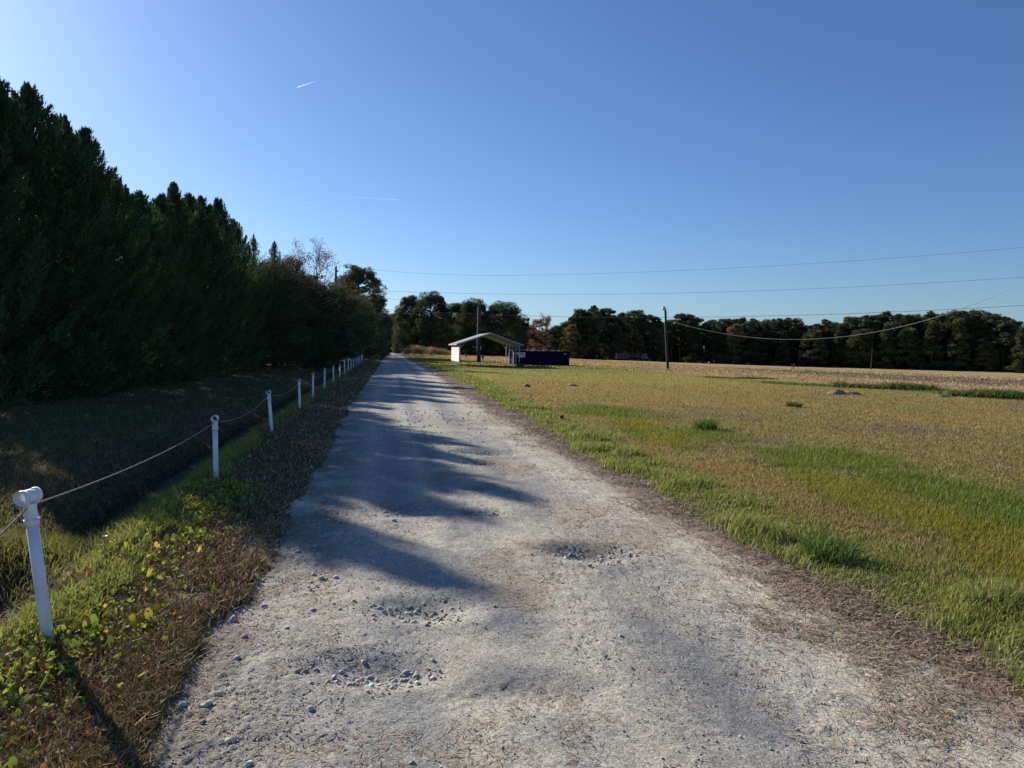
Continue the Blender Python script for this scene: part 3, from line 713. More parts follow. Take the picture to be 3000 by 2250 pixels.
def bare_tree(h, rad, seed, leaves=0, col=(0.16,0.05,0.035), twig=5, leaf=0.09, gen=6, spread=0.5, w0=None):
    r = random.Random(seed); rn = np.random.default_rng(seed)
    mb = MB(); tips = []
    def grow(p, d, L, w, g):
        q = p + d*L*0.5 + Vector((r.gauss(0,1),r.gauss(0,1),r.gauss(0,0.5)))*L*0.04
        e = q + (d+Vector((r.gauss(0,0.10),r.gauss(0,0.10),0.05)))*L*0.5
        mb.tube([p,q,e],[w,w*0.82,w*0.66], 6 if g>3 else 3, cap=False)
        if g <= 2: tips.append(e); tips.append(q)
        if g == 0: return
        k = 3 if (g >= gen-1 or r.random() < 0.45) else 2
        for i in range(k):
            a = Vector((r.gauss(0,1),r.gauss(0,1),r.gauss(0,0.5)))
            nd = (d + a.normalized()*spread*(0.7+0.5*r.random()) + Vector((0,0,0.10))).normalized()
            grow(e, nd, L*r.uniform(0.66,0.86), w*0.62, g-1)
    w0 = w0 or 0.02*h
    grow(Vector((0,0,-0.1)), Vector((0,0,1)), h*0.24, w0, gen)
    vs = np.array(mb.v); s = h/vs[:,2].max(); sr = rad/max(0.1, np.percentile(np.hypot(vs[:,0],vs[:,1]), 97))
    mb.v = [(x*sr,y*sr,z*s) for x,y,z in mb.v]
    T = np.array([tuple(t) for t in tips])*np.array([sr,sr,s])
    if leaves:
        i = rn.integers(0,len(T),leaves); P = T[i]+rn.normal(0,0.16,(leaves,3))
        V, C = leafquads(P, rn.normal(0,1,(leaves,3)), leaf*rn.uniform(0.6,1.4,leaves), leaf*0.7*rn.uniform(0.6,1.2,leaves), cvar(col,leaves,rn,0.35,0.15), rn)
    else: V = C = None
    return V, C, mb

def bush(h, rad, seed, n=1500, leaf=0.12, col=(0.090,0.090,0.045), upright=0.5):
    r = np.random.default_rng(seed)
    k = 14; a = r.uniform(0,2*PI,k); q = rad*np.sqrt(r.uniform(0,1,k))*0.75
    cz = h*r.uniform(0.35,0.75,k)*(1-0.3*q/rad); cc = np.stack([np.cos(a)*q,np.sin(a)*q,cz],-1)
    i = r.integers(0,k,n); P = cc[i]+unit(r.normal(0,1,(n,3)))*(r.uniform(0.2,1,n)**0.6*rad*0.38)[:,None]*np.array([1,1,h/rad*0.75])
    P[:,2] = np.clip(P[:,2],0.03,h*1.05)
    D = unit(r.normal(0,1,(n,3))+np.array([0,0,upright*2]))
    V, C = leafquads(P, D, leaf*r.uniform(0.6,1.5,n), leaf*0.4*r.uniform(0.6,1.3,n), np.clip(cvar(col,k,r,0.3,0.1)[i]*(1+0.25*r.normal(0,1,(n,1))),0.003,1), r)
    mb = MB()
    for j in range(7):
        b = cc[j]; mb.tube([(b[0]*0.15,b[1]*0.15,-0.05),(b[0]*0.6,b[1]*0.6,b[2]*0.6),tuple(b*1.1)],[0.03,0.02,0.008],4)
    return V, C, mb

PROTO = {}
def proto(key, gen, m, bark, crown='crown'):
    V, C, mb = gen
    tr = mb.build('trunk', M[bark], None, smooth=True)
    cr = crown_mesh(crown, V, C, M[m]) if V is not None else None
    PROTO[key] = [tr.data, cr.data if cr else None, crown]
    bpy.data.objects.remove(tr); 
    if cr: bpy.data.objects.remove(cr)
def place(key, name, x, y, label, cat, group=None, s=1.0, sz=None, rz=None, z=None):
    tr, cr, cn = PROTO[key]
    zz = gz1(x, y) if z is None else z
    root = empty(name, (x, y, zz), random.Random(int(x*37+y*91)).uniform(0, 6.28) if rz is None else rz, label, cat, group)
    root.scale = (s, s, sz if sz else s)
    for nm, d in (('trunk', tr), (cn, cr)):
        if d is None: continue
        o = bpy.data.objects.new(nm, d); COL.objects.link(o); o.parent = root
    return root

# --- evergreen screen beside the lawn on the left: twelve trees
for k, (hh, rr, sd_) in enumerate([(9.6,2.3,11),(9.3,2.3,12),(9.9,2.4,13),(9.0,2.3,14)]):
    proto('cyp%d'%k, cypress(hh, rr, sd_, nplume=480, per=120, leaf=0.135, sharp=[3.2,2.8,3.6,3.0][k]), 'leaf', 'bark')
HEDGE = [ # x, y, height, prototype, label
 (-14.4,18.2,9.2,3,'dark evergreen cut off by the left photo edge, first of the left row'),
 (-14.50,20.2,9.3,0,'tall dark plumed evergreen at the left photo edge, highest in the picture'),
 (-14.74,21.8,9.7,2,'dark evergreen second from the near end of the left row'),
 (-15.05,23.8,9.4,1,'dark evergreen third from the near end of the left row'),
 (-15.26,25.5,9.5,3,'dark evergreen fourth in the left row, on the falling skyline'),
 (-15.64,27.9,8.5,0,'shorter dark evergreen fifth in the left row, where the skyline dips'),
 (-16.04,30.7,8.4,2,'shorter dark evergreen sixth in the left row, past the dip'),
 (-16.39,33.1,8.8,1,'dark evergreen just before the pointed one in the left row'),
 (-16.67,35.1,9.8,3,'pointed dark evergreen in the middle of the left row, above its neighbours'),
 (-17.02,37.5,9.8,2,'dark evergreen just beyond the pointed one in the left row'),
 (-17.32,39.5,10.1,0,'dark evergreen third from the far end of the left row'),
 (-17.82,43.0,10.7,1,'dark evergreen with a flat ragged top, second from the far end of the row'),
 (-18.33,46.6,10.1,3,'dark evergreen at the far end of the left row, stepping down to the cedars')]
ph_ = [9.6,9.3,9.9,9.0]
for i, (x, y, hh, k, lb) in enumerate(HEDGE):
    s = hh/ph_[k]
    place('cyp%d'%k, 'evergreen_tree', x, y, lb, 'tree', 'evergreens in the screen along the left lawn', s=0.95+0.006*i, sz=s, rz=i*1.9)
# cedars, bare and broadleaf trees beyond the screen
proto('cedar0', cypress(9.0, 2.4, 31, nplume=120, per=55, leaf=0.14, fat=1.15, sharp=1.6, col=(0.070,0.088,0.042)), 'leaf', 'bark')
proto('dome', pine(7.0, 3.9, 0.5, 33, nb=210, per=150, leaf=0.20, col=(0.048,0.070,0.032), shape='full', clump=0.75), 'leaf', 'bark')
proto('cedar1', cypress(6.5, 3.3, 32, nplume=300, per=110, leaf=0.15, fat=1.4, sharp=2.4, col=(0.045,0.069,0.030)), 'leaf', 'bark')
proto('red0', bare_tree(10.5, 4.0, 41, leaves=9000, col=(0.15,0.075,0.055), gen=7, leaf=0.10, spread=0.72), 'dryleaf', 'bark')
proto('bare0', bare_tree(9.0, 3.0, 43, leaves=4500, col=(0.12,0.09,0.05), gen=7, leaf=0.10, spread=0.62), 'dryleaf', 'bark')
proto('brown0', pine(10.0, 3.6, 1.0, 45, nb=170, per=130, leaf=0.20, col=(0.128,0.083,0.045), shape='full', clump=1.1), 'dryleaf', 'palebark')
proto('dark0', pine(11.0, 4.6, 0.8, 47, nb=230, per=150, leaf=0.24, col=(0.055,0.072,0.034), shape='full', clump=1.1), 'pineleaf', 'bark')
place('cedar0','cedar_tree',-18.4,50.5,'thin see-through cedar spire just past the evergreen screen','tree',s=0.9,sz=1.08)
place('cedar0','cedar_tree',-18.1,54.0,'ragged cedar with a leaning tip between the thin spire and the red leaved tree','tree',s=1.0,sz=1.09,rz=2.2)
place('bare0','bare_tree',-18.4,56.5,'half bare brown tree behind the ragged cedar','tree',s=1.05,sz=1.0)
place('red0','red_leaved_tree',-18.0,62.0,'airy bare tree keeping thin red leaves, above the dark cedars','tree',sz=1.05)
place('bare0','bare_tree',-17.7,70.0,'bare twiggy tree beside the transformer pole','tree',s=1.1,sz=0.95,rz=1.0)
place('brown0','brown_tree',-20.9,66.0,'brown leafed tree filling the gap below the red leaved crown','tree',sz=0.85)
place('brown0','brown_tree',-22.3,74.0,'brown leafed tree farther back behind the red leaved crown','tree',sz=0.86,rz=2.0)
place('brown0','brown_tree',-19.0,58.5,'brown leafed tree under the half bare brown one','tree',s=0.8,sz=0.80,rz=4.0)
place('dark0','evergreen_tree',-18.7,53.0,'broad dark evergreen behind the two thin cedars','tree',s=0.8,sz=0.68,rz=1.0)
place('dark0','evergreen_tree',-20.0,60.0,'broad dark evergreen under the red leaved tree','tree',s=0.9,sz=0.74,rz=3.0)
place('dark0','evergreen_tree',-18.6,49.0,'dark evergreen filling the corner past the last screen tree','tree',s=0.7,sz=0.58,rz=5.0)
place('dome','cedar_tree',-16.8,63.0,'wide dome-shaped dark cedar below the transformer pole','tree',s=1.0,sz=0.98)
place('cedar1','cedar_tree',-15.6,57.0,'low pale green cedar in front of the dome-shaped one','tree',s=0.5,sz=0.66,rz=1.3)
place('dome','cedar_tree',-20.2,71.0,'dark cedar with several trunks showing behind the rope posts','tree',s=1.05,sz=0.95,rz=2.6)
place('dome','cedar_tree',-18.6,82.0,'dark cedar leaning over the drive past the last rope posts','tree',s=1.0,sz=0.98,rz=4.0)
place('dome','cedar_tree',-20.6,92.0,'dark cedar farther along the drive, under the tall round pine','tree',s=1.15,sz=1.15,rz=5.0)
place('dome','cedar_tree',-23.5,108.0,'dark cedar beyond the tall round pine, at the left edge of the drive','tree',s=1.1,sz=1.15,rz=0.4)
place('dome','cedar_tree',-26.5,124.0,'dark cedar deep in the shade where the drive narrows','tree',s=1.1,sz=1.2,rz=1.4)
place('dark0','evergreen_tree',-30.0,142.0,'dark evergreen near the far end of the shaded drive','tree',s=0.95,sz=0.8,rz=2.4)
place('dark0','evergreen_tree',-34.5,160.0,'dark evergreen at the far end of the drive, left side','tree',s=0.95,sz=0.85,rz=3.4)
proto('roundpine', pine(12.6, 3.8, 2.2, 51, nb=300, per=170, leaf=0.24, col=(0.085,0.092,0.042), shape='full', clump=0.8), 'pineleaf', 'bark')
place('roundpine','pine_tree',-21.2,98.0,'tall pine with a rounded top standing over the left side of the drive','tree',rz=0.6,sz=0.98)
place('roundpine','pine_tree',-26.2,109.0,'smaller dark pine peeking out left of the tall round pine','tree',s=0.85,sz=0.95,rz=2.6)
place('roundpine','pine_tree',-22.6,78.0,'dark pine top behind the red leaved tree and the transformer','tree',s=0.95,sz=0.72,rz=3.6)
place('bare0','bare_tree',-19.8,104.0,'bare grey tree hanging over the drive right of the tall round pine','tree',s=1.0,sz=0.80,rz=3.0)

# --- middle group of big pines beyond the end of the drive
for k,(rr,sd_) in enumerate([(5.2,61),(6.0,62)]):
    proto('big%d'%k, pine(13.5, rr, 0.9, sd_, nb=230, per=170, leaf=0.42, col=(0.090,0.105,0.045), shape='full', clump=0.85), 'pineleaf','bark')
def xat(px, Y):      # x of the view column px (photo width 3000) at distance Y
    return (px-1500)/2080.0*Y*1.0 - 0.0
for px, Y, hh, s, k, lb in [(1195,170,12.8,0.72,0,'dark pine at the left of the big pines, half behind the utility pole'),
      (1262,166,13.6,0.86,1,'largest full pine in the middle group, left of the carport'),
      (1335,178,12.0,0.8,0,'dark pine between the largest full pine and the tall timber pole'),
      (1385,170,12.6,0.75,1,'full dark pine directly behind the tall timber pole and carport'),
      (1470,168,12.0,0.98,1,'wide dome-shaped pine behind the carport roof')]:
    place('big%d'%k,'pine_tree',xat(px,Y),Y,lb,'tree',s=s,sz=hh/13.5,rz=px*0.01)
proto('orange0', pine(9.5, 3.0, 1.0, 71, nb=110, per=90, leaf=0.30, col=(0.17,0.10,0.06), shape='full', clump=0.9), 'dryleaf','bark')
place('orange0','autumn_tree',xat(1575,176),176,'rusty orange leaved tree between the dome pine and the far treeline','tree',s=1.1,sz=0.95)
proto('bare1', bare_tree(11.5, 3.0, 73, leaves=2500, col=(0.17,0.12,0.09), gen=7, leaf=0.16), 'dryleaf','bark')
place('bare1','bare_tree',xat(1592,182),182,'pale bare tree rising above the rusty orange one','tree',s=0.9,sz=1.0)
place('orange0','autumn_tree',xat(1140,196),196,'brown orange tree behind the end of the drive, left of the utility pole','tree',s=1.1,sz=0.95,rz=2.0)
place('dark0','evergreen_tree',xat(1122,203),203,'dark evergreen closing the view straight beyond the drive','tree',s=1.0,sz=0.95,rz=1.7)
place('dark0','evergreen_tree',xat(1152,212),212,'farther dark evergreen closing the view just right of the drive end','tree',s=1.0,sz=0.9,rz=2.9)
place('bare1','bare_tree',xat(1180,188),188,'bare tree tangled with the pines behind the utility pole','tree',s=0.9,sz=0.8,rz=2.0)

# --- far treeline on the right, front row tree by tree
for k in range(4):
    proto('lob%d'%k, pine(16.0, [3.6,3.2,4.2,3.8][k], [7.5,8.5,6.0,5.0][k], 80+k, nb=80, per=110, leaf=0.62, col=(0.075,0.088,0.042), shape='round', clump=1.15), 'pineleaf','bark')
proto('full0', pine(12.0, 4.2, 0.8, 91, nb=130, per=120, leaf=0.60, col=(0.080,0.092,0.042), shape='full', clump=1.0), 'pineleaf','bark')
proto('full1', pine(12.0, 3.4, 0.6, 92, nb=120, per=120, leaf=0.60, col=(0.085,0.098,0.044), shape='cone', clump=1.1), 'pineleaf','bark')
proto('yel0', pine(11.0, 3.8, 0.8, 93, nb=110, per=110, leaf=0.5, col=(0.16,0.125,0.045), shape='full', clump=1.0), 'dryleaf','palebark')
proto('far_bare', bare_tree(12, 3.2, 95, leaves=700, col=(0.13,0.09,0.06), gen=6, leaf=0.3, w0=0.2), 'dryleaf','palebark')
SKY = [(1640,955),(1680,930),(1720,905),(1745,903),(1772,915),(1800,925),(1830,915),(1860,918),(1900,925),(1935,945),(1960,940),(1990,925),(2030,930),(2062,950),(2090,935),(2130,935),(2180,940),(2230,940),(2270,932),(2300,935),(2340,955),(2380,958),(2420,940),(2450,950),(2480,938),(2530,925),(2580,922),(2640,922),(2700,925),(2760,915),(2850,915),(2905,920),(2940,935),(2970,962),(3010,965),(3060,960)]
def horiz(px): return 1022+(px-1450)*0.0192
def treeY(px): return float(np.interp(px,[1640,1750,2050,2400,2980,3100],[170,200,240,225,190,186]))
rr_ = random.Random(5)
marks = [(1640,'the end of the dumpster'),(1790,'the red box trailer'),(1870,'the parked truck'),(1955,'the lamp pole'),(2150,'the yellowish tree'),(2545,'the short bare pole'),(2900,'the bare trunks')]
px = 1640; cnt = {}
row = []
while px < 3075:
    Y = treeY(px)+rr_.uniform(-4,5); top = np.interp(px,[a for a,b in SKY],[b for a,b in SKY])+rr_.uniform(-4,6)
    x = (px-1500)/2080*Y*1.004
    zg = gz1(x,Y); h_ = CAMH + (horiz(px)-top)/2080*Y - zg
    row.append((px,x,Y,h_)); px += rr_.uniform(21,29)
ordw = ['first','second','third','fourth','fifth','sixth','seventh','eighth','ninth','tenth','eleventh','twelfth','thirteenth','fourteenth','fifteenth','sixteenth','seventeenth','eighteenth','nineteenth','twentieth']
for px, x, Y, h_ in row:
    mk = [m_ for m_ in marks if m_[0] <= px+1][-1]
    cnt[mk] = cnt.get(mk,0)+1
    lb = 'tall dark far pine, %s to the right of %s' % (ordw[cnt[mk]-1], mk[1])
    k = rr_.randrange(4)
    place('lob%d'%k,'pine_tree',x,Y,lb,'tree','pines of the far treeline',s=h_/16*rr_.uniform(0.95,1.2),sz=h_/16)
# lower trees in front of it
for px, key, hh, nm, lb in [
  (1700,'full0',11.5,'pine_tree','dark bushy pine in front of the treeline just right of the dumpster'),
  (1668,'yel0',7.5,'autumn_tree','tan leafed small tree at the treeline foot beside the dumpster end'),
  (1745,'far_bare',13.0,'bare_tree','bare grey tree sticking up between the tallest pines right of the dumpster'),
  (1790,'full0',9.5,'pine_tree','dark bushy pine above the red box trailer'),
  (1850,'yel0',9.0,'autumn_tree','brownish tree behind the parked truck'),
  (1905,'full0',9.5,'pine_tree','dark bushy pine between the parked truck and the lamp pole'),
  (1930,'far_bare',10.5,'bare_tree','rusty bare tree just left of the lamp pole'),
  (2025,'full1',12.3,'pine_tree','pointed green pine standing forward, right of the lamp pole'),
  (2085,'far_bare',11.0,'bare_tree','bare grey tree right of the pointed forward pine'),
  (2145,'yel0',12.0,'autumn_tree','yellowish tree in front of the dark treeline under the sagging cable'),
  (2110,'full0',8.0,'pine_tree','low dark pine left of the yellowish tree'),
  (2210,'full0',9.0,'pine_tree','low dark pine right of the yellowish tree'),
  (2290,'full1',10.0,'pine_tree','dark low-branched pine below the lowest sag of the cable'),
  (2375,'full0',10.5,'pine_tree','broad low-branched pine left of the gap in the treeline'),
  (2455,'full1',12.0,'pine_tree','green low-branched pine left of the short pole'),
  (2510,'full0',10.5,'pine_tree','broad low-branched pine just left of the short pole at the field edge'),
  (2590,'full1',12.0,'pine_tree','low-branched pine just right of the short pole at the field edge'),
  (2650,'full0',11.0,'pine_tree','broad pine with pale lower boughs, second right of the short pole'),
  (2720,'full1',12.5,'pine_tree','pine with boughs to the ground, third right of the short pole'),
  (2795,'full1',13.0,'pine_tree','green pine with boughs to the ground, before the bare trunks at right'),
  (2880,'full0',7.5,'pine_tree','small round pine among the bare trunks near the right end'),
  (2985,'full1',11.0,'pine_tree','low-branched pine at the right edge of the photo')]:
    Y = treeY(px)-8+rr_.uniform(-3,3); x = (px-1500)/2080*Y*1.004
    base_h = {'full0':12,'full1':12,'yel0':11,'far_bare':12}[key]
    place(key,nm,x,Y,lb,'tree',s=hh/base_h*(0.95 if key!='full0' else 1.05),sz=hh/base_h)

# woods behind, one mass each
def woods(pts, seed, label, hs=(11,15), cb=0.15, col=(0.05,0.06,0.03), n_per=2600, leaf=1.0):
    r = np.random.default_rng(seed); Vs=[];Cs=[]; tv=MB()
    for (x,y,h) in pts:
        z0 = gz1(x,y); nb=34; u=r.uniform(cb,1,nb); ph=r.uniform(0,2*PI,nb); rad=3.6*np.sqrt(np.clip(1-((u-0.45)/0.62)**2,0.05,1))*r.uniform(0.3,1,nb)
        Cc=np.stack([x+np.cos(ph)*rad,y+np.sin(ph)*rad,z0+h*u],-1); i=r.integers(0,nb,n_per)
        dv=unit(r.normal(0,1,(n_per,3))); P=Cc[i]+dv*(r.uniform(0.2,1,n_per)**0.5*1.25)[:,None]
        V,C=leafquads(P,dv+np.array([0,0,0.4]),leaf*r.uniform(0.6,1.3,n_per),leaf*0.4*r.uniform(0.7,1.3,n_per),cvar(col,nb,r,0.3,0.1)[i],r)
        Vs.append(V);Cs.append(C)
        tv.tube([(x,y,z0-0.2),(x+r.normal(0,0.2),y,z0+h*0.9)],[0.2,0.06],5)
    Vs.append(np.zeros((0,3)))
    o = crown_mesh('woodland', np.concatenate(Vs), np.concatenate(Cs), M['pineleaf'])
    tag(o, label, 'woodland', kind='stuff')
    t = tv.build('woodland_trunks', M['bark'], o)
    t['kind'] = 'stuff'
pts=[]
for px in range(1630,3130,15):
    Y=treeY(px)+rr_.uniform(8,26); x=(px-1500)/2080*Y; top=np.interp(px,[a for a,b in SKY],[b for a,b in SKY])
    h_=(CAMH+(horiz(px)-top)/2080*Y-gz1(x,Y))*rr_.uniform(0.62,0.9); pts.append((x,Y,h_))
woods(pts, 201, 'dark pine wood standing behind the front row of the right treeline', cb=0.02)
pts=[]
for px in range(1080,1640,14):
    Y=205+rr_.uniform(-8,14); x=(px-1500)/2080*Y; h_= 9.5+rr_.uniform(-1.5,1.0)
    if 1540<px<1620: h_=6.5
    pts.append((x,Y,h_))
woods(pts, 203, 'dark wood across the road behind the middle pines', cb=0.02)
pts=[]
for i in range(46):
    Y=20+i*3.2; pts.append((-22-0.14*Y+rr_.uniform(-5,3)-(0 if Y<50 else (Y-50)*0.12), Y, rr_.uniform(5.0,6.2)))
woods(pts, 205, 'dark undergrowth and trees behind the left evergreens', cb=0.05, n_per=1800, leaf=0.6)

# shrubs near the end of the drive
for k in range(2): proto('shrub%d'%k, bush(2.2, 1.9, 301+k, n=2600, leaf=0.16, col=[(0.36,0.30,0.15),(0.24,0.22,0.10)][k]), 'dryleaf','palebark','foliage')
for px, Y, s, k, lb in [(1192,134,0.75,0,'small tan shrub at the left end of the shrub row'),(1212,137,1.1,0,'tallest tan feathery shrub of the row beyond the drive'),
      (1236,136,0.95,1,'olive shrub beside the tallest tan one'),(1262,138,0.95,0,'tan shrub in the middle of the row below the largest pine'),
      (1288,137,0.8,1,'olive grey shrub right of the middle of the row'),(1310,138,0.6,0,'small tan shrub near the right end of the row'),
      (1330,137,0.5,1,'lone small shrub nearest the white carport panel')]:
    place('shrub%d'%k,'shrub',xat(px,Y),Y,lb,'shrub','shrubs in the row beyond the drive',s=s,sz=s*1.0,rz=px)
proto('under0', bush(1.6, 1.6, 305, n=1600, leaf=0.13, col=(0.075,0.083,0.038)), 'leaf','bark','foliage')
for x, y, s, lb in [(-17.6,60.5,0.55,'sunlit low bush behind the rope posts, where the lawn shows through'),(-21.6,66,0.9,'dark low bush beneath the many-trunked cedar'),(-16.9,92,0.9,'low bush at the left edge of the drive past the posts'),(-19.0,104,0.9,'farther low bush at the left edge of the shaded drive')]:
    place('under0','bush',x,y,lb,'bush',s=s)

# ------------------------------------------------------------------ rope fence: white plastic posts with a tee fitting on top
YP = [3.6, 8.19, 12.79, 17.51, 21.34, 25.7, 30.4, 35.1, 39.6, 43.6, 47.6, 52.0, 56.5, 60.8, 65.2, 69.6, 73.6, 77.2]
def ring(mb, c, r0, r1, l, n=18):
    """hollow tube along local x"""
    vs = []
    for x, r in ((-l/2,r1),(l/2,r1),(l/2,r0),(-l/2,r0)):
        for k in range(n):
            a = 2*PI*k/n; vs.append((c[0]+x, c[1]+r*math.cos(a), c[2]+r*math.sin(a)))
    fs = [(i*n+k, ((i+1)%4)*n+k, ((i+1)%4)*n+(k+1)%n, i*n+(k+1)%n) for i in range(4) for k in range(n)]
    mb.add(vs, fs)
pm = MB(); pm.tube([(0,0,-0.25),(0,0,0.60)], 0.0285, 18)
pipe0 = pm.build('pipe', M['pvc'], None, smooth=False)
for p_ in pipe0.data.polygons: p_.use_smooth = len(p_.vertices) == 4
tm = MB(); ring(tm, (0,0,0.745), 0.031, 0.0345, 0.10, 22); ring(tm, (-0.040,0,0.745), 0.0315, 0.038, 0.026, 22); ring(tm, (0.040,0,0.745), 0.0315, 0.038, 0.026, 22); tm.tube([(0,0,0.62),(0,0,0.71)], 0.031, 18, cap=False); tm.tube([(0,0,0.60),(0,0,0.635)], 0.0345, 18)
tee0 = tm.build('tee_fitting', M['pvc'], None)
for p_ in tee0.data.polygons: p_.use_smooth = len(p_.vertices) == 4
LEAN = {0:(R(1.5),R(-6)),1:(0,R(-1)),2:(R(1),R(-4.5)),3:(0,R(-1.5)),5:(0,R(0.8)),8:(0,R(-1)),12:(R(1),R(1.5)),14:(0,R(-2))}
whichp = ['nearest white rope post, leaning left, with its tee fitting open to the viewer','second white rope post from the viewer, at the shade edge','third white rope post from the viewer, leaning left',
 'fourth white rope post, beside the sunlit brown bump','fifth white rope post from the viewer','sixth white rope post from the viewer','seventh white rope post from the viewer','eighth white rope post, set low without a visible tee',
 'ninth white rope post, taller than the eighth','tenth white rope post from the viewer','eleventh white rope post from the viewer','twelfth white rope post from the viewer','thirteenth white rope post, slightly leaning right',
 'fourteenth white rope post from the viewer','fifteenth white rope post, fourth from the far end','third white rope post from the far end','second white rope post from the far end','last white rope post at the far end of the row']
tops = []
for i, y in enumerate(YP):
    x = float(xF(y)); z = gz1(x, y)
    yn = YP[i+1] if i < len(YP)-1 else y+4; yp = YP[i-1] if i else y-4
    rz = math.atan2(yn-yp, float(xF(yn)-xF(yp)))
    hs = {0:1.09, 7:0.93, 8:1.06}.get(i, 1.0)*0.955
    root = empty('fence_post', (x, y, z), rz + {0:R(-14)}.get(i,0), whichp[i], 'post', 'white posts of the rope fence along the drive')
    lx, ly = LEAN.get(i, (0,0))
    # lean given in world axes
    root.rotation_mode = 'QUATERNION'
    root.rotation_quaternion = (Matrix.Rotation(ly,4,'Y') @ Matrix.Rotation(lx,4,'X') @ Matrix.Rotation(rz + {0:R(-16)}.get(i,0),4,'Z')).to_quaternion()
    root.scale = (1,1,hs)
    if i == 0: a, b = pipe0, tee0
    else:
        a = pipe0.copy(); b = tee0.copy(); COL.objects.link(a); COL.objects.link(b)
    a.parent = root; b.parent = root
    tops.append(Vector((x,y,z)) + (root.rotation_quaternion @ Vector((0,0,0.70*hs))))
rp = []
first = tops[0] + Vector((0.5,-3.2,-0.15))
seq = [first]+tops
for i in range(len(seq)-1):
    a, b = seq[i], seq[i+1]; sag = [0.22,0.06,0.12,0.13,0.14,0.15,0.13,0.2][i] if i < 8 else 0.16
    for k in range(14):
        t = k/14; p = a.lerp(b, t); p.z -= sag*4*t*(1-t)*(1.0); rp.append(p)
rp.append(seq[-1])
tag(MB().tube(rp, 0.0048, 6).build('rope', M['rope'], None, smooth=True), 'thin weathered rope threaded through the tops of the white posts', 'rope')
# grit at the foot of the nearest post
for xx,yy,r_,lb_ in [(-2.30,3.50,0.035,'largest dark stone at the foot of the nearest white post'),(-2.38,3.48,0.028,'dark stone touching the left foot of the nearest white post'),(-2.27,3.60,0.026,'dark stone behind the foot of the nearest white post')]:
    stones('rock', np.array([xx]), np.array([yy]), np.array([r_]), np.array([[0.10,0.10,0.10]]), lb_, kind=None, cat='rock')

# ------------------------------------------------------------------ carport
CA = R(-10.5)      # long axis turned left of +Y
cp = empty('carport', (-4.60, 62.1, gz1(-4.6,62.1)), R(10.5), 'open metal carport with pale gabled roof and one white side panel, standing on the grass', 'carport')
W_, L_, EH, RH, OH = 5.3, 6.8, 2.06, 2.98, 0.32
sl = (RH-EH)/(W_/2)
def rz_(x): return RH - abs(x-W_/2)*sl
legs_y = [0, L_*0.25, L_*0.5, L_*0.75, L_]
for sx in (0, W_):
    for yy in legs_y:
        lg = MB().box(sx-0.03, sx+0.03, yy-0.03, yy+0.03, -0.05, EH-0.04).build('leg', M['post'], cp)
        s = 1 if sx == 0 else -1
        MB().bar((sx+s*0.03,yy,EH-0.50),(sx+s*0.46,yy,rz_(sx+s*0.46)-0.09),0.035).build('brace', M['post'], cp)
fr = MB()
for yy in legs_y:
    fr.bar((-0.05,yy,rz_(-0.05)-0.075),(W_/2,yy,RH-0.075),0.055); fr.bar((W_/2,yy,RH-0.075),(W_+0.05,yy,rz_(W_+0.05)-0.075),0.055)
for sx in (0, W_): fr.box(sx-0.025,sx+0.025,0.03,L_-0.03,EH-0.10,EH-0.05)
fr.box(W_-0.025,W_+0.025,0.03,L_-0.03,0.0,0.05)
fr.build('roof_frame', M['post'], cp)
rf = MB(); nrib = 36
for sgn in (-1, 1):
    top=[];bot=[]
    nn = 2*nrib
    for i in range(nn+1):          # ribs run from ridge to eave, so corrugation steps along the ridge
        y = -0.30 + (L_+0.60)*i/nn; dz = 0.022 if i%2 else 0.0
        for X in (W_/2, W_/2+sgn*(W_/2+OH)):
            top.append((X,y,rz_(X)+dz)); 
    n0=len(rf.v); rf.v += top; rf.f += [(n0+2*i,n0+2*i+2,n0+2*i+3,n0+2*i+1) for i in range(nn)]
    n0=len(rf.v); rf.v += [(a,b,c-0.012) for a,b,c in top]; rf.f += [(n0+2*i,n0+2*i+1,n0+2*i+3,n0+2*i+2) for i in range(nn)]
rf.build('roof_sheet', M['roof'], cp)
tr_ = MB()
for yy in (-0.315, L_+0.305):
    for sgn in (-1,1):
        X = W_/2+sgn*(W_/2+OH); tr_.bar((W_/2,yy,RH-0.015),(X,yy,rz_(X)-0.015),0.02,0.085)
for X in (-OH-0.01, W_+OH+0.01): tr_.box(X-0.012,X+0.012,-0.30,L_+0.30,rz_(X)-0.085,rz_(X)+0.01)
tr_.build('roof_trim', M['roof'], cp)
sp_ = MB(); z=0.36; pts=[]
while z < 1.75:
    pts.append((-0.045,z)); pts.append((-0.045,z+0.03)); pts.append((-0.095,z+0.045)); pts.append((-0.095,z+0.13)); z += 0.15
nv=len(pts)
for i in range(nv-1):
    (xa,za),(xb,zb)=pts[i],pts[i+1]; sp_.add([(xa,-0.02,za),(xa,L_+0.02,za),(xb,L_+0.02,zb),(xb,-0.02,zb)],[(0,1,2,3)])
sp_.box(-0.040,-0.034,-0.02,L_+0.02,0.36,1.84)
sp_.build('side_panel', M['panel'], cp)
bs = MB()
for yy in (0.9,2.5,4.1,5.7): bs.box(-0.03,0.03,yy-0.12,yy+0.12,0.20,0.30)
bs.build('panel_feet', M['post'], cp)

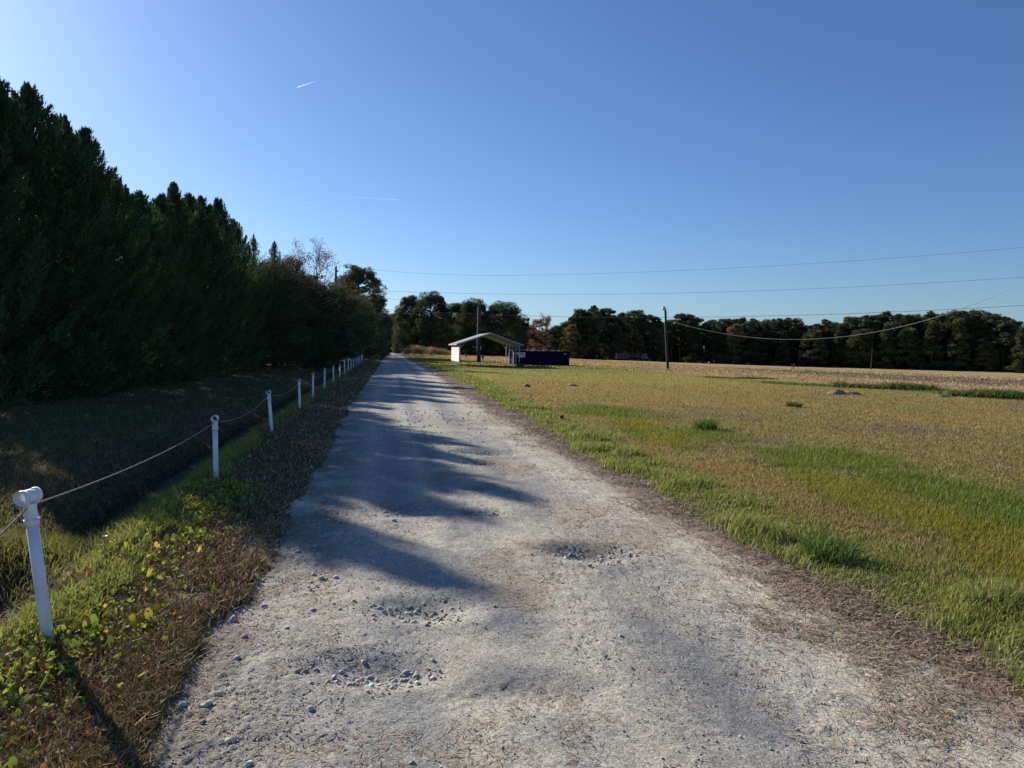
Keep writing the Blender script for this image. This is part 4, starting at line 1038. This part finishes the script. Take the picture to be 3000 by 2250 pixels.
# ------------------------------------------------------------------ dumpster
DX, DY, DR = 0.22, 70.0, R(10.5)
dm = empty('dumpster', (DX, DY, gz1(DX+2,DY)-0.02), DR, 'dark blue open-top roll-off dumpster heaped with scrap, beside the carport', 'dumpster')
DL, DWd, DH = 5.55, 2.35, 1.38
b = MB(); t_=0.05
b.box(0,DL,0,t_,0.42,DH); b.box(0,DL,DWd-t_,DWd,0.42,DH); b.box(DL-t_,DL,t_,DWd-t_,0.12,DH); b.box(t_,DL-t_,t_,DWd-t_,0.12,0.20)
b.add([(0,0,0.42),(DL,0,0.42),(DL,0.22,0.10),(0,0.22,0.10)],[(0,3,2,1)]); b.add([(0,DWd,0.42),(DL,DWd,0.42),(DL,DWd-0.22,0.10),(0,DWd-0.22,0.10)],[(0,1,2,3)])
b.box(-0.02,0.30,-0.004,0.30,0.04,0.42); b.box(DL-0.45,DL+0.02,-0.004,0.30,0.04,0.42)
b.build('body', M['blue'], dm)
b = MB(); b.box(-0.05,DL+0.09,-0.07,0.055,DH+0.002,DH+0.11); b.box(-0.05,DL+0.09,DWd-0.055,DWd+0.07,DH+0.002,DH+0.11); b.box(DL-0.05,DL+0.09,0.056,DWd-0.056,DH+0.002,DH+0.11)
b.build('top_rail', M['blue'], dm)
b = MB()
for X in np.linspace(1.2,DL-0.5,7): MB().box(X-0.03,X+0.03,-0.04,-0.002,0.44,DH-0.01).build('side_rib', M['blue'], dm)
b = MB(); b.box(-0.06,-0.005,0.06,DWd-0.06,0.14,DH+0.04)
for zz in (0.35,0.75,1.15): b.box(-0.11,-0.062,0.08,DWd-0.08,zz-0.03,zz+0.03)
dr = b.build('door', M['blue'], dm)
b = MB(); b.box(-0.135,-0.09,-0.02,0.045,0.18,DH-0.02); b.bar((-0.11,0.02,DH+0.06),(-0.62,0.02,DH+0.16),0.05); b.build('latch_bar', M['panel'], dr)
b = MB()
for X in (0.35, DL-0.35): b.tube([(X,0.10,0.06),(X,0.34,0.06)],0.10,12)
b.build('roller', M['dark'], dm)
sg = MB().box(0.33,1.02,-0.066,-0.058,0.83,1.33).build('sign_board', M['sign'], dm)
def text(s, size, loc, rot, m, parent, name, bold=0.0, ext=0.002):
    cu = bpy.data.curves.new(name,'FONT'); cu.body = s; cu.size = size; cu.extrude = ext; cu.offset = bold; cu.align_x='CENTER'; cu.align_y='CENTER'
    o = bpy.data.objects.new(name, cu); COL.objects.link(o)
    dg = bpy.context.evaluated_depsgraph_get(); me = bpy.data.meshes.new_from_object(o.evaluated_get(dg)); bpy.data.objects.remove(o)
    me.materials.clear(); me.materials.append(m)
    o = bpy.data.objects.new(name, me); COL.objects.link(o); o.location = loc; o.rotation_euler = rot; o.parent = parent
    return o
text('G&R', 0.21, (0.71,-0.070,1.20), (PI/2,0,0), M['ink'], sg, 'lettering', 0.006)
b = MB(); b.box(0.50,0.98,-0.070,-0.0665,1.045,1.062); b.box(0.36,0.98,-0.070,-0.0665,0.965,0.985); b.box(0.36,0.45,-0.070,-0.0665,0.925,0.950); b.box(0.80,0.97,-0.070,-0.0665,0.925,0.950)
b.build('lettering', M['ink'], sg)
for X in (0.06, DL-0.62):
    b = MB(); b.add([(X,-0.006,1.26),(X+0.34,-0.006,1.26),(X+0.24,-0.006,1.32),(X+0.10,-0.006,1.32),(X,-0.012,1.26),(X+0.34,-0.012,1.26),(X+0.24,-0.012,1.32),(X+0.10,-0.012,1.32)],[(4,5,6,7),(0,3,2,1),(0,1,5,4),(1,2,6,5),(2,3,7,6),(3,0,4,7)])
    b.box(X+0.10,X+0.24,-0.012,-0.006,1.14,1.24); b.build('sticker', M['sign'], dm)
rd = random.Random(3)
def loose(name, mb, m, lb, cat, group=None):
    o = mb.build(name, m, None); o.location = dm.location; o.rotation_euler = (0,0,DR); return tag(o, lb, cat, group)
loose('plank', MB().bar((1.55,0.6,1.30),(2.25,0.5,1.86),0.10,0.03), M['whitewood'], 'pale plank jutting up out of the left half of the blue dumpster','plank')
loose('plank', MB().bar((0.75,0.9,1.66),(1.35,0.7,1.50),0.09,0.03), M['wood'], 'short plank poking out above the dumpster sign','plank')
loose('plank', MB().bar((2.2,1.1,1.66),(2.75,0.9,1.50),0.12,0.03), M['whitewood'], 'pale broken board just right of the jutting plank','plank')
loose('plank', MB().bar((3.0,1.2,1.62),(4.05,1.0,1.60),0.16,0.03), M['paint'], 'grey flat board lying level on the dumpster heap','plank')
loose('scrap_pipe', MB().tube([(4.15,0.8,1.3),(4.12,0.8,1.78)],0.018,6), M['metal'], 'thin upright pipe sticking out of the dumpster','pipe')
b = MB()
for i in range(46):
    X=rd.uniform(0.35,DL-0.45); Yv=rd.uniform(0.35,DWd-0.35); a=rd.uniform(0,PI); l=rd.uniform(0.15,0.5); dz=rd.uniform(-0.10,0.10)
    b.bar((X-l*math.cos(a)*.5,Yv-l*math.sin(a)*.5,1.36+rd.uniform(0,0.18)-dz),(X+l*math.cos(a)*.5,Yv+l*math.sin(a)*.5,1.42+rd.uniform(0,0.12)+dz),rd.uniform(0.03,0.2),rd.uniform(0.02,0.1))
b.box(0.2,DL-0.2,0.2,DWd-0.2,0.9,1.36)
s_ = loose('scrap_heap', b, M['wood'], 'heap of broken boards and scrap filling the blue dumpster', 'scrap'); s_['kind']='stuff'
b = MB()
# shrubby weed at the front right leg of the carport
rW = np.random.default_rng(9)
tuft(0.72,62.9,0.6,0.5,160,[0.13,0.11,0.06],'dry weed clump at the foot of the front right carport leg', name='weed_clump', cat='weeds', w=0.03)

# ------------------------------------------------------------------ poles and cables
def pole(name, x, y, h, r, label, cat='utility pole', lean=(0,0)):
    z = gz1(x, y); root = empty(name, (x,y,z), 0, label, cat)
    MB().tube([(0,0,-0.3),(lean[0]*h*0.5,lean[1]*h*0.5,h*0.5),(lean[0]*h,lean[1]*h,h)],[r,r*0.86,r*0.72],14).build('shaft', M['pole'], root, smooth=False)
    return root, Vector((x,y,z))
PA = (-21.2, 85.0); PR = (50.0, 57.5)
rA, oA = pole('utility_pole', PA[0], PA[1], 11.1, 0.17, 'timber utility pole carrying a transformer, rising out of the trees left of the drive')
b = MB().tube([(0.42,-0.15,8.2),(0.42,-0.15,8.32),(0.42,-0.15,9.15),(0.42,-0.15,9.2)],[0.20,0.24,0.24,0.18],16).tube([(0.42,-0.15,9.2),(0.42,-0.15,9.45)],0.035,8); b.bar((0.1,0,8.9),(0.30,-0.12,8.9),0.06); b.bar((0.1,0,8.45),(0.30,-0.12,8.45),0.06)
b.build('transformer', M['grey'], rA)
MB().tube([(0,0,11.1),(0,0,11.2),(0,0,11.28)],[0.05,0.07,0.03],8).tube([(0.16,0,10.0),(0.26,0,10.0)],0.05,8).build('insulator', M['grey'], rA)
MB().box(0.12,0.24,-0.1,0.1,10.55,10.75).build('cutout_switch', M['dark'], rA)
rB, oB = pole('utility_pole', xat(1163,186), 186, 11.3, 0.17, 'timber utility pole beside the mailboxes at the end of the drive')
MB().box(-0.9,0.9,-0.06,0.06,10.2,10.34).build('crossarm', M['pole'], rB)
rC, oC = pole('utility_pole', -3.80, 79.9, 6.45, 0.17, 'thick short timber pole standing behind the carport ridge')
MB().tube([(-0.21,-0.02,0),(-0.20,-0.02,6.2)],0.03,6).build('conduit', M['metal'], rC)
MB().box(0.17,0.27,-0.08,0.08,0.0,0.9).build('meter_base', M['grey'], rC)
rL, oL = pole('lamp_pole', 14.34, 65.4, 5.45, 0.135, 'slim leaning timber pole with a lamp head, alone in the field', 'lamp pole', lean=(-0.075,0))
hx=-0.075*5.45
lh = MB().tube([(hx-0.12,0,5.42),(hx-0.12,0,5.50),(hx-0.14,0,5.62),(hx-0.14,0,5.72),(hx-0.14,0,5.76)],[0.19,0.20,0.15,0.12,0.06],14).build('lamp_head', M['grey'], rL)
MB().tube([(hx,0,5.3),(hx+0.02,0,5.5),(hx-0.1,0,5.66)],0.025,6).build('lamp_arm', M['dark'], rL)
MB().tube([(hx+0.08,0,5.0),(hx+0.22,0.02,5.25),(hx+0.28,0,5.5),(hx+0.12,0,5.6)],0.008,4).tube([(hx+0.05,0,4.8),(hx+0.3,0.02,4.95),(hx+0.26,0,5.2),(hx+0.0,0,5.3)],0.008,4).build('loose_wires', M['dark'], rL)
MB().tube([(-0.13,-0.03,0),(-0.13-0.075*2.6,-0.03,2.6),(-0.12-0.075*4.4,-0.03,4.4)],0.018,6).build('conduit', M['metal'], rL)
rD, oD = pole('utility_pole', xat(1651,150), 150, 6.0, 0.13, 'small distant pole with a crossarm, seen over the end of the dumpster')
MB().box(-0.85,0.85,-0.05,0.05,4.75,4.87).build('crossarm', M['pole'], rD)
rF, oF = pole('timber_pole', xat(2546,176)*1.004, 176, 5.2, 0.13, 'short bare pole at the field edge against the right treeline', 'pole', lean=(0.03,0))
rR, oR = pole('utility_pole', PR[0], PR[1], 13.2, 0.17, 'timber utility pole out of frame at right holding the field cables')
def wire(A, Bp, coef, r, m, lb, s1=1.0, s0=0.0, lift=0.0):
    pts=[]; 
    for i in range(61):
        s = s0+(s1-s0)*i/60; pts.append((A[0]+(Bp[0]-A[0])*s, A[1]+(Bp[1]-A[1])*s, coef[0]*s*s+coef[1]*s+coef[2]+lift*max(0,1-s/0.3)**2))
    return tag(MB().tube(pts, r, 5).build('cable', m, None, smooth=True), lb, 'cable')
wire(PA, PR, (4.983,-3.561,10.16), 0.010, M['cable'], 'highest thin power line crossing the sky over the field', lift=1.0)
wire(PA, PR, (5.083,-4.482,8.412), 0.012, M['cable'], 'middle power line crossing the sky above the carport')
wire(PA, PR, (5.827,-5.524,6.366), 0.017, M['cable'], 'lowest thick cable passing in front of the middle pines and lamp pole')
wire((14.0,65.4), PR, (20.082,-11.561,4.6), 0.020, M['cablelight'], 'pale sagging service cable hanging from the lamp pole across the treeline')
wire(PA, (xat(1163,186),186), (1.2,-1.5,8.0), 0.015, M['cable'], 'cable running along the drive to the pole by the mailboxes')
wire(PA, (-3.80,79.9), (0.8,-2.6,8.1), 0.012, M['cable'], 'thin service cable to the thick short pole behind the carport')

# ------------------------------------------------------------------ small things behind the carport
md = empty('satellite_dish', (-3.78,80.8,gz1(-3.78,80.8)), 0, 'old grey satellite dish half hidden by the thick short pole', 'satellite dish')
b = MB(); n=20
cen = Vector((0,0.15,1.60)); ax = Vector((-0.45,-0.8,0.4)).normalized(); ux = ax.cross(Vector((0,0,1))).normalized(); uy = ux.cross(ax)
rings = []
for j,(rr__,dp) in enumerate([(0.02,0.0),(0.16,0.02),(0.32,0.07)]):
    rings.append([cen+ax*dp+(ux*math.cos(2*PI*k/n)+uy*math.sin(2*PI*k/n))*rr__ for k in range(n)])
b.v=[tuple(p) for rg in rings for p in rg]+[tuple(p-ax*0.02) for rg in rings for p in rg]
b.f=[(j*n+k,j*n+(k+1)%n,(j+1)*n+(k+1)%n,(j+1)*n+k) for j in range(2) for k in range(n)]+[(3*n+j*n+k,3*n+(j+1)*n+k,3*n+(j+1)*n+(k+1)%n,3*n+j*n+(k+1)%n) for j in range(2) for k in range(n)]
b.build('dish', M['grey'], md)
MB().tube([(0,0.25,-0.1),(0,0.25,1.6)],0.035,8).build('mast', M['metal'], md)
MB().tube([tuple(cen),tuple(cen+ax*0.5+Vector((-0.3,0,-0.1))),tuple(cen+ax*0.6+Vector((-0.45,0,0.0)))],0.022,6).build('feed_arm', M['grey'], md)
mp_ = empty('meter_post', (-3.28,78.7,gz1(-3.28,78.7)), 0, 'small dark box on a short post right of the thick pole', 'meter post')
MB().box(-0.045,0.045,-0.045,0.045,-0.1,0.62).build('post', M['wood'], mp_); MB().box(-0.11,0.11,-0.08,0.08,0.50,0.80).build('box', M['dark'], mp_, bevel=0.01)
hd = empty('field_hydrant', (xat(1363.5,104),104,gz1(-6.8,104)), 0, 'small dark hydrant-like stub on the grass seen through the carport', 'hydrant')
MB().tube([(0,0,-0.05),(0,0,0.5)],0.05,8).build('stand', M['dark'], hd); MB().tube([(0,0,0.45),(0,0,0.62),(0,0,0.74)],[0.14,0.16,0.08],10).build('cap', M['dark'], hd)
MB().tube([(-0.15,0,0.55),(-0.85,0,0.55)],0.025,6).build('outlet_pipe', M['whitewood'], hd)
for x0,x1,y0,y1,lb in [(-2.35,0.2,79.2,82.4,'pale concrete slab on the grass left of the dumpster'),(6.2,7.6,75.6,77.0,'pale strip of concrete just past the right end of the dumpster'),(xat(1820,118)-1.6,xat(1820,118)+1.6,117,119.5,'small pale slab far out on the field before the red trailer')]:
    z = max(gz1(a,b_) for a in (x0,x1) for b_ in (y0,y1)); zl = min(gz1(a,b_) for a in (x0,x1) for b_ in (y0,y1))
    tag(MB().box(x0,x1,y0,y1,zl-0.2,z+0.06).build('concrete_slab', M['concrete'], None, bevel=0.01), lb, 'slab')

# mailboxes at the end of the drive
for i,(px_,lb) in enumerate([(1148.5,'left one of the two white mailboxes at the end of the drive'),(1152.5,'right one of the two white mailboxes at the end of the drive')]):
    x=xat(px_,184); mbx=empty('mailbox',(x,184-i*0.4,gz1(x,184)),0,lb,'mailbox','mailboxes at the end of the drive')
    MB().box(-0.05,0.05,-0.05,0.05,-0.1,1.0).build('post', M['whitewood'], mbx)
    a_=[(0.16*math.cos(t),0.16*math.sin(t)) for t in np.linspace(0,PI,9)]
    b=MB(); vs=[(-0.16,-0.28,1.0),(0.16,-0.28,1.0)]+[(p[0],-0.28,1.22+p[1]) for p in a_]; n=len(vs)
    b.add(vs+[(p[0],0.28,p[2]) for p in vs],[tuple(range(n)),tuple(range(2*n-1,n-1,-1))]+[(0,n,n+1,1),(1,n+1,n+2,2)]+[(k,n+k,n+k+1,k+1) for k in range(2,n-1)]+[(n-1,2*n-1,n,0)])
    b.build('box', M['panel'], mbx)
# parked trailer / vehicles under the trees
def wheel(mb,x,y,r,w=0.2): mb.tube([(x,y-w/2,r),(x,y+w/2,r)],r,16)
x=xat(1176,196); cv=empty('camper', (x,196,gz1(x,196)), R(12), 'pale grey camper parked in the shade across the road', 'camper')
b=MB(); b.add([(-2.6,-1.1,0.6),(2.6,-1.1,0.6),(2.9,-1.1,1.6),(2.5,-1.1,2.7),(-2.3,-1.1,2.7),(-2.8,-1.1,1.5)]+[(-2.6,1.1,0.6),(2.6,1.1,0.6),(2.9,1.1,1.6),(2.5,1.1,2.7),(-2.3,1.1,2.7),(-2.8,1.1,1.5)],[(0,1,2,3,4,5),(11,10,9,8,7,6)]+[(i,6+i,6+(i+1)%6,(i+1)%6) for i in range(6)]); b.build('body', M['paint'], cv, bevel=0.05)
b=MB(); b.box(-1.8,-0.8,-1.115,-1.102,1.6,2.2); b.build('window', M['glass'], cv); b=MB(); b.box(0.6,1.6,-1.115,-1.102,1.6,2.2); b.build('window', M['glass'], cv)
for X in (-0.4,0.5): b=MB(); wheel(b,X,-1.0,0.35); b.build('wheel', M['rubber'], cv)
Yt=treeY(1820)-14; x=xat(1820,Yt); z=gz1(x,Yt)
tl=empty('box_trailer',(x,Yt,z),R(3),'faded red box trailer parked under the far trees left of the lamp pole','trailer')
MB().box(-1.75,1.75,-1.0,1.0,0.55,1.95).build('body', M['rust'], tl, bevel=0.03)
MB().box(-1.79,-1.70,-1.03,-0.98,0.5,2.05).build('corner_trim', M['panel'], tl); MB().box(-1.80,1.80,-1.03,1.03,1.952,2.03).build('roof', M['paint'], tl)
for X in (-0.45,0.45): b=MB(); wheel(b,X,-0.92,0.34); b.build('wheel', M['rubber'], tl)
MB().bar((-1.7,0,0.5),(-2.6,0,0.45),0.1).build('tow_bar', M['dark'], tl)
Yt=treeY(1885)-14; x=xat(1885,Yt); z=gz1(x,Yt)
tk=empty('truck',(x,Yt,z),R(-4),'pale cab of a dark truck parked under the far trees left of the lamp pole','truck')
b=MB(); b.add([(-0.85,-0.95,0.75),(1.0,-0.95,0.75),(1.0,-0.95,1.35),(0.6,-0.95,2.25),(-0.75,-0.95,2.3),(-0.85,-0.95,1.4)]+[(-0.85,0.95,0.75),(1.0,0.95,0.75),(1.0,0.95,1.35),(0.6,0.95,2.25),(-0.75,0.95,2.3),(-0.85,0.95,1.4)],[(0,1,2,3,4,5),(11,10,9,8,7,6)]+[(i,6+i,6+(i+1)%6,(i+1)%6) for i in range(6)]); b.build('cab', M['paint'], tk, bevel=0.04)
MB().box(-0.55,0.55,-0.965,-0.952,1.45,2.0).build('side_window', M['glass'], tk)
MB().box(1.02,2.2,-0.9,0.9,0.75,1.3).build('hood', M['dark'], tk, bevel=0.06); MB().box(-4.2,-0.88,-0.95,0.95,0.65,1.15).build('bed', M['dark'], tk)
for X in (-3.3,1.4): b=MB(); wheel(b,X,-0.9,0.42,0.25); w_=b.build('wheel', M['rubber'], tk); b=MB(); b.tube([(X,-1.04,0.42),(X,-1.03,0.42)],0.2,12); b.build('hub', M['grey'], w_)
Yt=treeY(1855)-13; x=xat(1855,Yt); z=gz1(x,Yt)
bt=empty('boat',(x,Yt,z),R(170),'pale upturned boat hull on blocks between the red trailer and the truck','boat')
b=MB(); sec=[]
for t in np.linspace(0,1,9):
    w=0.85*math.sin(PI*min(1,0.25+t*0.75))**0.6 if t<1 else 0.05; X=-1.8+3.6*t; zk=0.95+0.25*t; h_=0.75
    sec.append([(X,-w,zk+h_),(X,-w*0.8,zk+h_*0.4),(X,0,zk),(X,w*0.8,zk+h_*0.4),(X,w,zk+h_)])
b.v=[p for s_ in sec for p in s_]; b.f=[(i*5+k,i*5+k+1,(i+1)*5+k+1,(i+1)*5+k) for i in range(8) for k in range(4)]+[(0,5*0+4,3,2,1)]
b.build('hull', M['paint'], bt)
b=MB(); b.box(-1.2,-1.0,-0.5,0.5,-0.1,0.97); b.box(0.8,1.0,-0.5,0.5,-0.1,1.05); b.build('stand', M['wood'], bt)

# stakes, stump, mounds, culvert
for px_,py_,h_,lb in [(30.9,78.5,0.62,'tallest of three thin dark stakes far out in the field'),(31.3,79.0,0.40,'middle one of three thin dark stakes far out in the field'),(31.6,78.6,0.30,'shortest of three thin dark stakes far out in the field')]:
    o=MB().tube([(0,0,-0.1),(0.01,0,h_*0.5),(-0.02,0,h_)],[0.05,0.045,0.03],6).build('stake', M['bark'], None); o.location=(px_,py_,gz1(px_,py_)); tag(o,lb,'stake','thin stakes in the field')
o=MB().add([(-0.04,-0.035,-0.1),(0.045,-0.04,-0.1),(0.04,0.04,-0.1),(-0.045,0.035,-0.1),(-0.045,-0.03,0.11),(0.04,-0.045,0.13),(0.045,0.035,0.12),(-0.03,0.04,0.095)],[(0,3,2,1),(4,5,6,7),(0,1,5,4),(1,2,6,5),(2,3,7,6),(3,0,4,7)]).build('stub_post', M['bark'], None, bevel=0.006); o.location=(1.13,15.85,gz1(1.13,15.85)); tag(o,'dark cut-off post stub in the grass right of the drive','post')
def mound(x,y,rx,ry,h,lb,seed,name='dirt_mound',m='soil'):
    n=34; gx=np.linspace(-1.25,1.25,n); X,Yv=np.meshgrid(gx,gx,indexing='ij'); q=np.sqrt(X**2+Yv**2)
    lump=0.55+0.9*fbm(X*1.6+seed,Yv*1.6,seed,3); Z=h*lump*(1-ss(0.15,1.15,q+0.35*(fbm(X*1.1,Yv*1.1,seed+3,2)-0.5)))
    x_=x+X*rx; y_=y+Yv*ry; Z=Z+ground_z(x_,y_)-0.035*ss(0.6,1.1,q)-0.01
    o=np_mesh(name,np.stack([x_,y_,Z],-1).reshape(-1,3),grid_faces(n,n),4,None,M[m],smooth=True); return tag(o,lb,'dirt mound')
mound(13.05,28.5,0.52,0.45,0.17,'left hump of the double dirt mound out in the field',1)
mound(13.75,28.9,0.62,0.45,0.14,'right darker hump of the double dirt mound out in the field',5)
mound(17.2,28.3,0.55,0.3,0.09,'low flat dirt patch left of the culvert pipe',9)
mound(0.61,29.5,0.22,0.2,0.15,'small dark dirt heap in the field near the drive',11)
mound(2.72,31.3,0.32,0.2,0.11,'second small dirt heap farther right in the field',13)
cu=empty('culvert_pipe',(17.9,28.8,gz1(17.9,28.8)),R(-20),'black corrugated pipe end lying in the green weeds at right','pipe')
b=MB(); b.v=[];
pts_=[(i*0.03,0,0.05) for i in range(16)]
b.tube(pts_,[0.085 if i%2 else 0.075 for i in range(16)],14,cap=False); b.tube(pts_[::-1],[0.065]*16,14,cap=False); b.build('pipe_wall', M['rubber'], cu)

# marker: low white curb end where the side drive crosses the ditch
# ------------------------------------------------------------------ contrails high in the sky
def contrail(az0,el0,az1,el1,dist,w0,w1,lb,A=0.15):
    m=bpy.data.materials.get('contrail') or bpy.data.materials.new('contrail'); m.use_nodes=True
    nt=m.node_tree
    for n_ in list(nt.nodes): nt.nodes.remove(n_)
    o_=nt.nodes.new('ShaderNodeOutputMaterial'); at=nt.nodes.new('ShaderNodeAttribute'); at.attribute_name='Col'
    d=nt.nodes.new('ShaderNodeBsdfTranslucent'); d.inputs[0].default_value=(0.95,0.95,0.95,1)
    d2=nt.nodes.new('ShaderNodeBsdfDiffuse'); d2.inputs[0].default_value=(0.95,0.95,0.95,1); ad=nt.nodes.new('ShaderNodeAddShader')
    t=nt.nodes.new('ShaderNodeBsdfTransparent'); mx=nt.nodes.new('ShaderNodeMixShader')
    nt.links.new(d.outputs[0],ad.inputs[0]); nt.links.new(d2.outputs[0],ad.inputs[1])
    nt.links.new(at.outputs['Fac'],mx.inputs[0]); nt.links.new(t.outputs[0],mx.inputs[1]); nt.links.new(ad.outputs[0],mx.inputs[2]); nt.links.new(mx.outputs[0],o_.inputs[0])
    N=40; V=[];C=[]
    def P(az,el): return Vector((math.sin(az)*math.cos(el),math.cos(az)*math.cos(el),math.sin(el)))*dist
    a=P(az0,el0); b_=P(az1,el1); ax=(b_-a).normalized(); up=Vector((0,0,1)); s=(up-ax*up.dot(ax)).normalized(); s2=ax.cross(s)
    K=8; F=[]
    for i in range(N+1):
        t_=i/N; p=a.lerp(b_,t_); w=(w0*(1-t_)+w1*t_)*(0.8+0.4*random.Random(i).random())
        al=(1-t_)**0.9*min(1,t_*12+0.3)*A
        for k in range(K):
            an=2*PI*k/K; V.append(p+(s*math.cos(an)+s2*math.sin(an))*w*0.5); C.append((al,al,al))
    F=[(i*K+k,i*K+(k+1)%K,(i+1)*K+(k+1)%K,(i+1)*K+k) for i in range(N) for k in range(K)]
    o=np_mesh('contrail',[tuple(v) for v in V],np.array(F),4,np.array(C),m); o.visible_shadow=True
    return tag(o,lb,'contrail')
contrail(-0.2961,0.328,-0.2648,0.3409,28000,44,16,'short bright contrail streak high in the clear sky')
contrail(-0.1604,0.1993,-0.2492,0.1993,45000,38,20,'long faint contrail low in the sky above the drive',0.07)
